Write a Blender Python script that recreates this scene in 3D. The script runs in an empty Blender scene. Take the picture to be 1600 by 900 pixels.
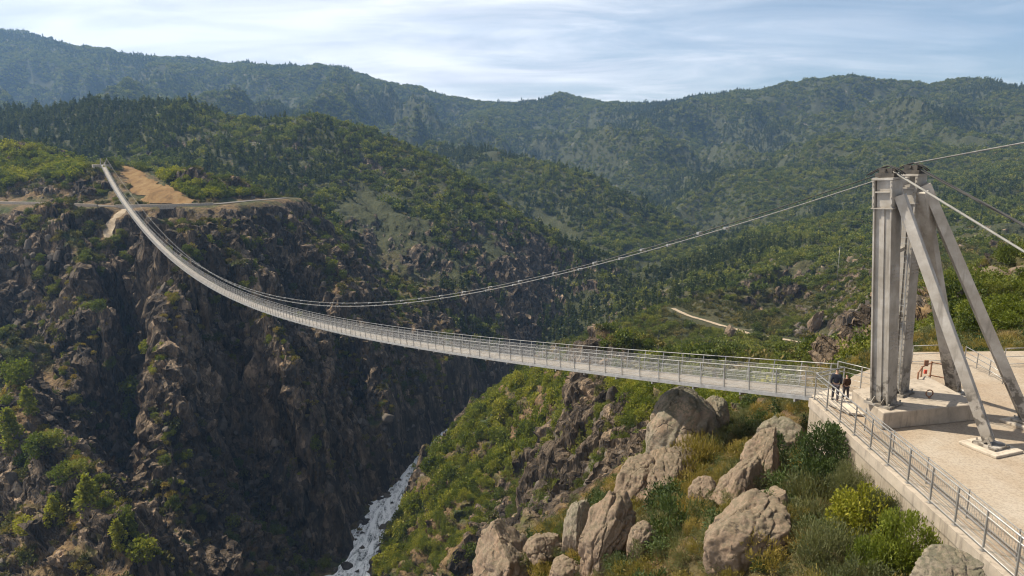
import bpy, bmesh, math, random
import numpy as np
from mathutils import Vector, Matrix, Quaternion
R = math.radians
scene = bpy.context.scene
COL = scene.collection
random.seed(7)
RNG = np.random.default_rng(11)

# ---------------------------------------------------------------- camera
F_PX, PITCH = 1067.0, R(11.1)
CP, SP = math.cos(PITCH), math.sin(PITCH)
def at(px, py, Y):
    """the world point seen at pixel (px, py) of the 1600x900 photograph at distance Y ahead"""
    cx, cy = (px - 800) / F_PX, (450 - py) / F_PX
    k = Y / (CP + cy * SP)
    return Vector((cx * k, Y, (-SP + cy * CP) * k))
def at_z(px, py, z):
    cx, cy = (px - 800) / F_PX, (450 - py) / F_PX
    k = z / (-SP + cy * CP)
    return Vector((cx * k, (CP + cy * SP) * k, z))
def to_px(p):
    d = p[1] * CP - p[2] * SP
    return 800 + F_PX * p[0] / d, 450 - F_PX * (p[1] * SP + p[2] * CP) / d

cam_d = bpy.data.cameras.new('camera')
cam = bpy.data.objects.new('camera', cam_d)
COL.objects.link(cam)
cam_d.sensor_width = 36.0
cam_d.lens = 36.0 * F_PX / 1600
cam_d.clip_start, cam_d.clip_end = 0.5, 60000
cam.rotation_euler = (math.pi / 2 - PITCH, 0, 0)
scene.camera = cam

# ---------------------------------------------------------------- tagging
def tag(o, label=None, cat=None, group=None, kind=None):
    if label: o['label'] = label
    if cat: o['category'] = cat
    if group: o['group'] = group
    if kind: o['kind'] = kind
    return o
WLOC = {}
def empty(name, loc=(0, 0, 0), rz=0.0):
    o = bpy.data.objects.new(name, None)
    o.location = loc; o.rotation_euler = (0, 0, rz)
    o.empty_display_size = 0.2
    COL.objects.link(o); WLOC[o.name] = Vector(loc)
    return o
def link(name, me, mat=None, parent=None, loc=None, rot=None, scale=None):
    o = bpy.data.objects.new(name, me)
    COL.objects.link(o)
    if mat and not me.materials: me.materials.append(mat)
    if parent:
        o.parent = parent
        if loc is None: o.matrix_parent_inverse = Matrix.Translation(-WLOC.get(parent.name, Vector()))
    if loc is not None: o.location = loc
    if rot is not None: o.rotation_euler = rot
    if scale is not None: o.scale = scale
    return o

# ---------------------------------------------------------------- mesh helpers
def np_mesh(name, verts, quads, smooth=False):
    """verts (n,3), quads (m,3|4) -> mesh"""
    verts = np.asarray(verts, np.float32); quads = np.asarray(quads, np.int32)
    me = bpy.data.meshes.new(name)
    k = quads.shape[1]
    me.vertices.add(len(verts)); me.vertices.foreach_set('co', verts.ravel())
    me.loops.add(quads.size); me.loops.foreach_set('vertex_index', quads.ravel())
    me.polygons.add(len(quads))
    me.polygons.foreach_set('loop_start', np.arange(0, quads.size, k, dtype=np.int32))
    me.polygons.foreach_set('loop_total', np.full(len(quads), k, np.int32))
    me.polygons.foreach_set('use_smooth', np.full(len(quads), smooth, bool))
    me.update(calc_edges=True)
    return me

class MB:
    """collects boxes, bars and tubes; build() links them as ONE mesh"""
    def __init__(s): s.v = []; s.f = []
    def add(s, vs, fs):
        n = len(s.v); s.v += [tuple(v) for v in vs]; s.f += [tuple(i + n for i in f) for f in fs]
    def box(s, c, size, rot=None):
        hx, hy, hz = (x / 2 for x in size)
        vs = [Vector((x, y, z)) for x in (-hx, hx) for y in (-hy, hy) for z in (-hz, hz)]
        if rot is not None: vs = [rot @ v for v in vs]
        s.add([v + Vector(c) for v in vs], [(0,1,3,2),(4,6,7,5),(0,4,5,1),(2,3,7,6),(0,2,6,4),(1,5,7,3)])
    def beam(s, a, b, w, h, up=(0, 0, 1), w2=None, h2=None):
        """rectangular beam from a to b, width w (sideways), height h (towards up)"""
        a, b = Vector(a), Vector(b); d = (b - a).normalized(); up = Vector(up)
        sd = d.cross(up).normalized(); u = sd.cross(d).normalized()
        w2 = w2 or w; h2 = h2 or h; vs = []
        for p, ww, hh in ((a, w, h), (b, w2, h2)):
            for i, j in ((-1,-1),(1,-1),(1,1),(-1,1)): vs.append(p + sd * i * ww / 2 + u * j * hh / 2)
        s.add(vs, [(3,2,1,0),(4,5,6,7),(0,1,5,4),(1,2,6,5),(2,3,7,6),(3,0,4,7)])
    def tube(s, pts, r, n=6, caps=True):
        pts = [Vector(p) for p in pts]; rings = []
        for i, p in enumerate(pts):
            d = (pts[min(i + 1, len(pts) - 1)] - pts[max(i - 1, 0)]).normalized()
            a = Vector((0, 0, 1)) if abs(d.z) < 0.9 else Vector((1, 0, 0))
            x = d.cross(a).normalized(); y = d.cross(x)
            rr = r[i] if isinstance(r, (list, tuple)) else r
            rings.append([p + (x * math.cos(2*math.pi*k/n) + y * math.sin(2*math.pi*k/n)) * rr for k in range(n)])
        vs = [v for g in rings for v in g]; fs = []
        for i in range(len(pts) - 1):
            for k in range(n):
                k2 = (k + 1) % n
                fs.append((i*n+k, i*n+k2, (i+1)*n+k2, (i+1)*n+k))
        if caps:
            fs.append(tuple(range(n))[::-1]); fs.append(tuple((len(pts)-1)*n + k for k in range(n)))
        s.add(vs, fs)
    def mesh(s, name, smooth=False, bevel=0):
        me = bpy.data.meshes.new(name); me.from_pydata(s.v, [], s.f); me.update()
        bm = bmesh.new(); bm.from_mesh(me)
        bmesh.ops.recalc_face_normals(bm, faces=bm.faces)
        if bevel: bmesh.ops.bevel(bm, geom=bm.edges[:], offset=bevel, segments=1, affect='EDGES', clamp_overlap=True)
        bm.to_mesh(me); bm.free()
        if smooth: me.polygons.foreach_set('use_smooth', [True] * len(me.polygons))
        return me
    def build(s, name, mat, parent=None, smooth=False, bevel=0):
        return link(name, s.mesh(name, smooth, bevel), mat, parent)

# ---------------------------------------------------------------- numpy noise
def _hash(ix, iy, iz, seed):
    h = (ix.astype(np.int64) * 374761393 + iy.astype(np.int64) * 668265263 + iz.astype(np.int64) * 2147483647 + seed * 974634777) & 0xFFFFFFFF
    h = ((h ^ (h >> 13)) * 1274126177) & 0xFFFFFFFF
    h = ((h ^ (h >> 15)) * 2246822519) & 0xFFFFFFFF
    return h ^ (h >> 16)
_G3 = np.array([(1,1,0),(-1,1,0),(1,-1,0),(-1,-1,0),(1,0,1),(-1,0,1),(1,0,-1),(-1,0,-1),(0,1,1),(0,-1,1),(0,1,-1),(0,-1,-1),(1,1,0),(-1,1,0),(0,-1,1),(0,-1,-1)], np.float32)
def perlin(x, y, z=None, seed=0):
    x = np.asarray(x, np.float64); y = np.asarray(y, np.float64)
    z = np.full_like(x, 0.37) if z is None else np.asarray(z, np.float64)
    x0, y0, z0 = np.floor(x), np.floor(y), np.floor(z)
    fx, fy, fz = x - x0, y - y0, z - z0
    u, v, w = (f * f * f * (f * (f * 6 - 15) + 10) for f in (fx, fy, fz))
    out = 0
    for a in (0, 1):
        for b in (0, 1):
            for c in (0, 1):
                g = _G3[_hash(x0 + a, y0 + b, z0 + c, seed) & 15]
                d = g[..., 0] * (fx - a) + g[..., 1] * (fy - b) + g[..., 2] * (fz - c)
                out = out + d * (u if a else 1 - u) * (v if b else 1 - v) * (w if c else 1 - w)
    return out
def fbm(x, y, z=None, oct=4, seed=0, gain=0.5):
    s, a, f, t = 0, 1.0, 1.0, 0
    for o in range(oct):
        s = s + a * perlin(x * f, y * f, None if z is None else z * f, seed + o * 17); t += a; a *= gain; f *= 2.03
    return s / t
def ridged(x, y, z=None, oct=4, seed=0, gain=0.5):
    s, a, f, t = 0, 1.0, 1.0, 0
    for o in range(oct):
        s = s + a * (1 - 2.2 * np.abs(perlin(x * f, y * f, None if z is None else z * f, seed + o * 17))); t += a; a *= gain; f *= 2.03
    return s / t
def cells(x, y, z, seed=0):
    """a random value per irregular cell of space, and the distance to the cell's wall"""
    x0, y0, z0 = np.floor(x), np.floor(y), np.floor(z)
    d1 = np.full(x.shape, 1e9); d2 = np.full(x.shape, 1e9); v1 = np.zeros(x.shape)
    for a in (-1, 0, 1):
        for b in (-1, 0, 1):
            for c in (-1, 0, 1):
                h = _hash(x0 + a, y0 + b, z0 + c, seed)
                jx = (h & 1023) / 1023.0; jy = ((h >> 10) & 1023) / 1023.0; jz = ((h >> 20) & 1023) / 1023.0
                d = np.sqrt((x0 + a + jx - x) ** 2 + (y0 + b + jy - y) ** 2 + (z0 + c + jz - z) ** 2)
                n = d < d1
                d2 = np.where(n, d1, np.minimum(d2, d)); v1 = np.where(n, ((h >> 7) & 4095) / 4095.0, v1); d1 = np.where(n, d, d1)
    return v1, d2 - d1
def sstep(a, b, x):
    t = np.clip((x - a) / (b - a), 0, 1); return t * t * (3 - 2 * t)
def seg_dist(x, y, pts):
    """distance to a polyline, and the value of its third coordinate there"""
    best = np.full(x.shape, 1e9); val = np.zeros(x.shape)
    for (x0, y0, z0), (x1, y1, z1) in zip(pts[:-1], pts[1:]):
        dx, dy = x1 - x0, y1 - y0
        t = np.clip(((x - x0) * dx + (y - y0) * dy) / (dx * dx + dy * dy), 0, 1)
        d = np.hypot(x - x0 - t * dx, y - y0 - t * dy)
        m = d < best; best = np.where(m, d, best); val = np.where(m, z0 + t * (z1 - z0), val)
    return best, val
# ---------------------------------------------------------------- terrain
WATER_Z = -187.0
GROUND_Z = -12.7
RIVER = [(-96, 150, WATER_Z), (-90, 220, WATER_Z)] + [tuple(at_z(a, b, WATER_Z)) for a, b in
        ((550, 900), (572, 850), (602, 800), (632, 755), (662, 714), (722, 660), (795, 604))] + [(14, 585, WATER_Z)]

CTRL = []     # control points of the relief: x, y, z
def cp(*pts, drop=0, back=1.18):
    for q in pts:
        p = at(*q)
        if q[2] > 600: p.z -= (17.0 if q[2] < 1100 and q[0] < 460 else 11.0 if q[2] < 1100 and q[0] < 640 else 6.0) * (q[2] / 600) ** 0.22      # the woods stand on top
        CTRL.append(p)
        if drop: CTRL.append(Vector((p.x * back, p.y * back, p.z - drop * q[2])))
# far ridge on the left
cp((-250,60,3300),(-100,50,3300),(0,50,3300),(95,62,3300),(185,88,3250),(240,97,3200),(300,100,3200),(345,91,3150),(400,95,3150),(450,107,3150),(485,108,3150),(510,101,3100),(540,113,3100),
   (580,126,3100),(620,134,3100),(660,143,3100),(700,152,3100),(740,163,3200),(775,171,3300), drop=0.1, back=1.25)
cp((0,130,2400),(150,150,2400),(300,160,2300),(420,150,2300),(500,170,2200),(600,180,2300),(690,215,2300),(0,180,1800),(-200,190,1600),(300,185,1700),(520,200,1700),(640,222,1900),(740,225,2300),(790,235,2200))
# mountains in the middle and on the right
cp((800,166,3300),(830,156,3100),(865,151,3000),(900,149,3000),(935,154,3000),(960,160,3000),(1000,162,3000),(1040,163,2900),(1070,156,2800),(1100,149,2800),(1170,141,2700),(1230,129,2600),(1275,124,2600),
   (1320,117,2500),(1350,119,2500),(1380,126,2500),(1410,130,2450),(1440,131,2400),(1462,126,2400),(1480,125,2400),(1500,130,2400),(1530,125,2350),(1560,129,2350),(1600,138,2300),(1700,150,2200),(1900,170,2100), drop=0.1, back=1.25)
cp((850,215,2500),(900,200,2500),(960,215,2400),(1040,200,2400),(1100,215,2150),(1180,190,2200),(1300,170,2150),(1420,180,2000),(1600,185,1800))
cp((870,255,2000),(950,285,1700),(1000,300,1600),(1050,320,1450),(1090,345,1300),(1120,260,1800),(1150,330,1300),(1200,260,1600),(1300,230,1600),(1300,290,1250),(1450,230,1500),(1600,230,1300),(1600,270,1050),(1450,290,1100),(1800,230,1200))
# spur behind, from the left into the middle
cp((620,228,1550),(700,233,1500),(760,242,1450),(820,256,1400),(860,267,1370),(910,283,1320),(960,301,1260),(1010,318,1220),(1060,337,1170),(1095,353,1130), drop=0.12, back=1.14)
cp((760,275,1150),(840,300,1120),(900,325,1080),(960,350,1040),(1010,375,1010),(1060,372,1060),(920,400,900),(880,440,830),(960,405,920))
# wooded dome on the left
cp((-200,215,1000),(0,192,1000),(40,176,980),(100,163,960),(170,159,950),(230,161,950),(300,165,950),(370,170,940),(440,174,930),(485,173,920),(530,188,920),(580,208,900),(640,234,880),(700,262,850),(760,290,820),(820,322,790),(870,348,770),(920,380,750),(955,405,740), drop=0.12, back=1.14)
cp((0,225,720),(100,220,700),(200,225,680),(300,235,660),(380,270,620),(450,270,680),(520,250,750),(600,280,740),(540,320,620),(640,330,660),(700,350,660),(740,400,640),(800,400,680),(820,450,650),(880,430,730),(700,430,600),(760,460,600))
# near left hill, beyond the far end of the bridge
cp((-200,225,560),(-100,228,545),(0,232,530),(60,238,520),(115,249,495),(163,256,445),(215,258,475),(260,270,480),(300,284,480),(360,300,470),(410,311,455), drop=0.03, back=1.12)
cp((0,275,455),(60,285,440),(120,290,420),(185,265,440),(250,295,420),(300,312,405),(215,312,395),(0,314,398),(160,320,384),(330,320,402),(420,318,440),(480,330,500))
cp((0,324,390),(100,328,380),(170,332,375),(230,332,378),(330,330,395),(420,330,430))
cp((-150,330,400),(-150,500,330),(-150,700,270),(-150,900,215),(-150,1200,160))
# left wall: scrub top
cp((60,380,340),(150,380,328),(170,430,310),(240,380,337),(300,370,352),(380,360,388),(300,432,315),(360,430,342),(430,400,395),(430,472,358),(500,420,425),(560,440,450),(540,490,400),(600,470,490),(640,510,465),(700,500,520),(720,530,495),(790,545,540),(780,525,570),(820,515,605))
# buttresses and gullies
cp((0,420,352),(0,500,328),(80,460,332),(150,470,322),(140,560,300),(70,560,292),(185,520,332),(200,600,318),(210,680,300),(215,740,286),(225,800,268),(90,640,272))
cp((-60,590,262),(20,645,242),(70,710,222),(140,785,200),(205,855,184),(240,905,172),(270,1000,155),(20,800,196),(60,900,172),(0,950,165))
cp((290,478,303),(268,530,292),(252,590,290),(245,640,276),(250,720,262),(290,790,250),(330,880,238),(370,1000,215),(310,600,304),(330,700,286))
cp((330,490,308),(420,545,316),(470,640,305),(520,730,305),(545,790,303),(372,650,314),(398,760,298),(445,860,272),(378,560,334))
cp((455,545,392),(505,620,384),(550,690,374),(583,750,358))
cp((520,545,366),(570,580,358),(612,640,358),(642,695,384),(660,590,430),(680,650,425),(730,580,452),(745,620,455),(790,585,520))
# left bank
cp((508,905,288),(540,845,311),(572,800,331),(604,760,354),(640,715,392),(690,665,440),(760,610,515))
# right bank and the green slope
cp((592,905,300),(625,830,322),(660,770,350),(690,722,395),(750,655,455),(805,605,540))
cp((600,870,292),(640,800,306),(665,745,322),(700,690,338),(745,645,365),(790,605,395),(835,578,420),(880,560,450))
cp((640,900,262),(700,800,272),(700,900,232),(760,720,292),(780,800,238),(770,880,215),(830,640,305),(860,700,258),(830,780,225))
# rocky spur under the deck
cp((935,586,186),(905,600,192),(960,600,176),(885,650,205),(870,700,200),(850,760,190),(830,840,178),(800,920,165),(940,650,178),(960,720,150),(920,780,150),(900,850,140),(1000,660,150),(1010,740,110))
cp((990,596,176),(1060,602,160),(1130,610,140),(1200,622,115),(1250,632,95),(1000,590,230),(1100,578,260),(900,575,260),(850,580,330))
# near hillside
cp((1045,712,50),(1090,690,47),(1150,668,46),(1210,650,44),(1250,660,40),(1280,690,36),(1250,740,33),(1300,740,31),(1340,780,28),(1400,840,23.5),(1460,880,20.5),(1560,980,16),
   (1110,760,35),(1060,760,40),(1010,735,46),(1000,820,35),(960,860,34),(900,850,37),(840,880,37),(800,900,38),(1080,850,29),(1180,880,25.5),(1060,950,26),(1300,900,23),(1300,1050,18),(1000,1000,27))
cp((960,800,52),(880,860,52),(790,920,52),(740,980,48),(1010,760,58),(1080,720,66),(1150,690,66),(860,960,60),(700,1100,60),(600,1200,70),(900,1000,80),(760,1050,90),(1000,860,80),(640,1100,130),(740,1000,150),(560,1150,160),(480,1100,200))
# beyond the plaza on the right
cp((1300,600,62),(1360,570,62),(1440,562,56),(1520,545,58),(1600,545,55),(1450,505,80),(1520,470,85),(1560,445,95),(1600,430,95),(1700,420,90),(1800,500,50),(1460,460,120),(1400,520,110), (1300,602,120))
cp((1600,418,125),(1540,432,125),(1700,405,125), drop=0.12, back=1.25)
cp((1340,556,300),(1240,540,345),(1300,500,400),(1350,460,430),(1340,420,520),(1300,588,210),(1200,585,230),(1262,549,325),(1300,560,270),(1335,566,235),(1250,562,260),(1220,540,345),(1400,400,420),(1420,450,330),(1450,430,380),(1520,420,430),(1600,400,480),(1800,380,420),(1270,440,540))
cp((1065,488,450),(1120,507,430),(1180,523,395),(1100,450,600),(1000,500,520),(950,520,480),(1000,440,700),(930,470,690),(900,500,620),(870,510,660),(1100,400,760),(1200,400,640),(1200,360,850),(1350,350,750),(1350,320,950),(1500,350,650),(1600,330,800),(1800,320,700),(1000,548,380),(1100,556,300),(870,550,480))
# plaza and behind the camera
CTRL += [Vector(v) for v in ((20,36,-13.4),(25,42,-13.4),(33,44,-13.4),(20,28,-13.4),(28,30,-13.4),(22,18,-13.4),(34,18,-13.4),(45,30,-13.4),(16,12,-13.6),(-30,20,-62),(-90,40,-125),(-60,90,-150),(-10,15,-32),(2,14,-24))]

CTRL = np.array([tuple(v) for v in CTRL])
def _uv(x, y):
    return np.stack([x / y, 0.9 * np.log(y)], -1)
def _kern(d2): return np.sqrt(d2 + 0.03 ** 2)
_cu = _uv(CTRL[:, 0], CTRL[:, 1])
_K = _kern(((_cu[:, None] - _cu[None]) ** 2).sum(-1)) - 0.0
_n = len(CTRL)
_A = np.zeros((_n + 3, _n + 3)); _A[:_n, :_n] = _K - np.eye(_n) * 0.004
_P = np.concatenate([np.ones((_n, 1)), _cu], 1); _A[:_n, _n:] = _P; _A[_n:, :_n] = _P.T
_w = np.linalg.solve(_A, np.concatenate([CTRL[:, 2] / CTRL[:, 1], np.zeros(3)]))
def base_height(x, y):
    x = np.atleast_1d(np.asarray(x, float)); y = np.maximum(np.atleast_1d(np.asarray(y, float)), 8.0)
    sh = x.shape; q = _uv(x.ravel(), y.ravel()); out = np.empty(len(q))
    for i in range(0, len(q), 40000):
        c = q[i:i + 40000]
        d2 = ((c[:, None, 0] - _cu[None, :, 0]) ** 2 + (c[:, None, 1] - _cu[None, :, 1]) ** 2)
        out[i:i + 40000] = _kern(d2) @ _w[:_n] + _w[_n] + c @ _w[_n + 1:]
    return out.reshape(sh) * y

# places that are levelled by people: (polyline, half width, fade)
WALL_A, WALL_B, WALL_SL = (15.73, 34.22), (14.53, 6.0), 0.0426
PLAZA = [WALL_A, WALL_B, (60, 6.0), (60, 46.0), (33, 43.2), (26.2, 43.0), (20.0, 38.2), (17.7, 35.7)]
def in_poly(x, y, poly):
    ins = np.zeros(x.shape, bool); n = len(poly)
    for i in range(n):
        (x0, y0), (x1, y1) = poly[i], poly[(i + 1) % n]
        c = ((y0 > y) != (y1 > y)) & (x < (x1 - x0) * (y - y0) / ((y1 - y0) + 1e-12) + x0)
        ins ^= c
    return ins
ROAD_L = [tuple(at(*q)) for q in ((-150,316,402),(0,317,398),(90,319,391),(160,322,385),(215,322.5,385),(270,321.5,391),(330,319.5,402),(385,314,425),(450,309,470))]
ROAD_R = [tuple(at(*q)) for q in ((1052,482,480),(1064,488,462),(1078,494,452),(1100,500,440),(1125,508,425),(1150,514,410),(1170,521,398),(1200,527,385),(1230,531,375),(1262,537,360),(1295,542,347),(1330,547,333),(1390,550,322))]
TRACK = [tuple(at(*q)) for q in ((196,327,378),(180,340,368),(172,352,364),(168,372,356))]
TRACK2 = [tuple(at(*q)) for q in ((255,357,384),(272,364,380),(276,374,374),(262,384,366))]
LEVELLED = [(ROAD_L, 6.0, 18), (ROAD_R, 5.0, 22), (TRACK, 2.5, 5), (TRACK2, 2.2, 4)]

def poly_dist(x, y, poly):
    d = np.full(x.shape, 1e9)
    d, _ = seg_dist(x, y, [(a, b, 0) for a, b in list(poly) + [poly[0]]])
    return np.where(in_poly(x, y, poly), -d, d)
FIELD_PX = [(186,259),(205,260),(216,267),(240,282),(275,298),(302,309),(296,315),(262,316),(222,314),(206,298),(192,276)]
FIELD_XY = []
for q in FIELD_PX:                     # where the sight line meets the smooth hillside
    for Y in np.arange(350, 620, 1.5):
        p = at(q[0], q[1], Y)
        if p.z <= base_height(p.x, p.y)[0]: FIELD_XY.append((p.x, p.y)); break
def _hit0(px, py):
    for Y in np.arange(160, 620, 1.5):
        p = at(px, py, Y)
        if p.z <= base_height(p.x, p.y)[0]: return (p.x, p.y, 0)
SPINES = [([_hit0(*q) for q in pts], amp, wid) for pts, amp, wid in (
    (((335,480),(375,520),(420,548),(450,600),(475,645),(510,710),(540,770)), 17, 10), (((290,470),(270,530),(253,590),(246,650),(250,720),(285,790)), 12, 9),
    (((525,548),(570,585),(605,630),(635,690)), 15, 10), (((655,555),(690,600),(715,640)), 12, 9), (((740,570),(755,610)), 6, 8),
    (((110,430),(150,480),(140,540),(95,600)), 8, 9), (((20,645),(70,710),(140,785),(205,855),(240,900)), 6, 7),
    (((300,520),(330,580),(370,660),(390,740),(400,820)), -7, 8), (((455,548),(500,620),(545,690),(575,750)), -9, 9), (((610,560),(655,620),(675,670)), -8, 8), (((195,500),(205,600),(212,690),(222,780)), -9, 9), (((50,560),(90,640)), -6, 8))]
def shape_height(x, y, z):
    """adds relief noise, the river bed and the levelled roads"""
    far = sstep(480, 1000, y)
    wx = x + 40 * fbm(x / 180, y / 180, oct=2, seed=5); wy = y + 40 * fbm(x / 180, y / 180, oct=2, seed=6)
    z = z + far * (ridged(wx / 520, wy / 520, oct=4, seed=21) - 0.66) * 60 * sstep(800, 1700, y)
    z = z + far * (ridged(wx / 210, wy / 210, oct=4, seed=31) - 0.62) * 24
    sky_t = np.where(y > 1100, z / y, -9).max(axis=0, keepdims=True)          # spurs and gullies below the crest lines
    below = sstep(0.004, 0.045, sky_t - z / y) * sstep(900, 1250, y)
    gx2 = x + 120 * fbm(x / 500, y / 500, oct=2, seed=23); gy2 = y + 120 * fbm(x / 500, y / 500, oct=2, seed=24)
    z = z + below * (ridged((gx2 + 0.35 * gy2) / 360, (gy2 - 0.35 * gx2) / 800, oct=4, seed=25, gain=0.45) - 0.5) * (70 + 150 * sstep(1400, 2000, y))
    mid = sstep(120, 220, y) * (1 - far)
    calm = np.ones(x.shape)
    m = (y > 330) & (y < 540) & (x < -100)
    if m.any(): calm[m] = sstep(-4, 18, poly_dist(x[m], y[m], FIELD_XY))
    calm = calm * (1 - 0.7 * sstep(35, 60, x) * sstep(110, 150, y) * (1 - sstep(400, 480, y)))
    z = z + mid * (ridged(wx / 75, wy / 75, oct=4, seed=41) - 0.45) * 19 * calm
    near = sstep(40, 70, y)
    z = z + near * fbm(x / 14, y / 14, oct=3, seed=51) * 4.0 * calm
    z = z + fbm(x / 3.5, y / 3.5, oct=3, seed=52) * 0.7
    for line, amp, wid in SPINES:
        mm = (y > 150) & (y < 520) & (x < 60)
        dd, _ = seg_dist(x[mm], y[mm], line)
        dd = dd + 4.0 * fbm(x[mm] / 16, y[mm] / 16, oct=2, seed=64)
        z[mm] = z[mm] + amp * np.exp(-(dd / wid) ** 2)
    d, _ = seg_dist(x, y, RIVER)
    w = sstep(3.2, 13, d + 4 * fbm(x / 22, y / 22, oct=3, seed=61))
    bed = WATER_Z - 1.6 + 2.2 * fbm(x / 5, y / 5, oct=3, seed=62)
    m = (y < 600)
    z = np.where(m, bed + w * (np.maximum(z, WATER_Z + 1.0 + 2 * fbm(x / 9, y / 9, oct=2, seed=63)) - bed), z)
    for line, hw, fade in LEVELLED:
        d, zz = seg_dist(x, y, line)
        k = 1 - sstep(hw, hw + fade, d)
        z = z + k * (zz - 0.25 - z)
    # under the plaza (and only there)
    dp = np.full(x.shape, 1e9)
    inside = in_poly(x, y, PLAZA)
    z = np.where(inside, np.minimum(z, GROUND_Z - 0.55), z)
    # keep the hillside off the foot of the retaining wall
    wl = WALL_A[0] - (WALL_A[1] - y) * WALL_SL
    k = (1 - sstep(0.0, 4.5, wl - x)) * (x < wl) * (y < 40)
    z = z - k * np.maximum(z + 15.7, 0)
    return z

# screen-independent polar grid: columns are directions from the valley viewpoint, rows are distances
def grid_rows():
    ys = [10.0]
    while ys[-1] < 5200:
        y = ys[-1]
        k = 0.010 if y < 120 else (0.0042 if y < 210 else (0.0030 if y < 520 else (0.0045 if y < 1200 else 0.0065)))
        ys.append(y * (1 + k))
    return np.array(ys)
UMAX = 1.02
def grid_cols(): return np.linspace(-UMAX, UMAX, 860)
_ys, _us = grid_rows(), grid_cols()
GX = _us[None, :] * _ys[:, None]; GY = np.repeat(_ys[:, None], len(_us), 1)
GZ0 = base_height(GX, GY)
GZ = shape_height(GX, GY, GZ0)
def cell_normals(X, Y, Z):
    P = np.stack([X, Y, Z], -1)
    du = np.empty_like(P); du[:, 1:-1] = P[:, 2:] - P[:, :-2]; du[:, 0] = P[:, 1] - P[:, 0]; du[:, -1] = P[:, -1] - P[:, -2]
    dv = np.empty_like(P); dv[1:-1] = P[2:] - P[:-2]; dv[0] = P[1] - P[0]; dv[-1] = P[-1] - P[-2]
    n = np.cross(du, dv); n /= np.linalg.norm(n, axis=-1, keepdims=True) + 1e-9
    return n
GN = cell_normals(GX, GY, GZ)
# rock: displace the steep parts along their normals so ribs, ledges and clefts stand out
ROCKY = 1 - sstep(0.60, 0.86, GN[..., 2] + 0.10 * fbm(GX / 30, GY / 30, GZ / 30, oct=3, seed=71))
_gate = sstep(36, 60, GY) * (1 - sstep(620, 1000, GY))
def roughen(X, Y, Z, N, k):
    q = (X + 0.35 * Z, Y, Z * 0.26)
    d = (ridged(q[0] / 26, q[1] / 26, q[2] / 26, oct=3, seed=81) - 0.4) * 8.5
    d = d + (ridged(q[0] / 8.5, q[1] / 8.5, q[2] / 8.5, oct=3, seed=82) - 0.4) * 1.6
    d = d + fbm(X / 2.6, Y / 2.6, Z / 2.6, oct=2, seed=83) * 1.3
    m = k > 0.02
    s_ = fbm(X[m] / 20, Y[m] / 20, Z[m] / 20, oct=2, seed=84) * 1.2
    for sc, st, am in ((11.0, 0.34, 5.0), (5.0, 0.5, 2.6), (2.6, 0.6, 1.0)):          # broken blocks: one offset per cell, a cleft at each wall
        v, e = cells(X[m] / sc + s_, Y[m] / sc + s_, Z[m] / sc * st + s_, seed=int(sc * 10))
        d[m] += (v - 0.5) * am - 0.35 * am * (1 - sstep(0.0, 0.10, e))
    return d * k
_rd, _ = seg_dist(GX, GY, RIVER)
_lv = np.ones_like(GX)
_lv *= sstep(0, 8, np.where((GY > 330) & (GY < 540) & (GX < -100), poly_dist(GX, GY, FIELD_XY), 99))
for line, hw, fade in LEVELLED: _lv *= sstep(hw + 1, hw + fade, seg_dist(GX, GY, line)[0])
_k = _gate * (0.25 + 0.75 * ROCKY) * sstep(10, 26, _rd) * _lv
_d = roughen(GX, GY, GZ, GN, _k)
PX, PY, PZ = GX + GN[..., 0] * _d, GY + GN[..., 1] * _d, GZ + GN[..., 2] * _d
PN = cell_normals(PX, PY, PZ)
ROCKY = ROCKY * sstep(36, 60, GY) * (1 - 0.75 * sstep(650, 1100, GY))

_ly, _du = np.log(_ys), _us[1] - _us[0]
def sample(arr, x, y):
    """bilinear look-up of a terrain grid at world x, y"""
    x = np.asarray(x, float); y = np.asarray(y, float)
    r = np.interp(y, _ys, np.arange(len(_ys))); c = (x / y + UMAX) / _du
    r = np.clip(r, 0, len(_ys) - 1.001); c = np.clip(c, 0, len(_us) - 1.001)
    i, j = r.astype(int), c.astype(int); a, b = r - i, c - j
    return (arr[i, j] * (1-a) * (1-b) + arr[i+1, j] * a * (1-b) + arr[i, j+1] * (1-a) * b + arr[i+1, j+1] * a * b)
def ground(x, y): return float(sample(PZ, np.array([x]), np.array([y]))[0])
def grid_mesh(name, r0, r1):
    P = np.stack([PX[r0:r1], PY[r0:r1], PZ[r0:r1]], -1); nr, nc = P.shape[:2]
    i = np.arange(nr - 1)[:, None] * nc + np.arange(nc - 1)[None, :]
    q = np.stack([i, i + 1, i + nc + 1, i + nc], -1).reshape(-1, 4)
    me = np_mesh(name, P.reshape(-1, 3), q, smooth=True)
    fl = ROCKY[r0:r1] > 0.35
    me.polygons.foreach_set('use_smooth', (~(fl[:-1, :-1])).ravel())
    a = me.attributes.new('rock', 'FLOAT', 'POINT'); a.data.foreach_set('value', ROCKY[r0:r1].astype(np.float32).ravel())
    return me
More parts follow.
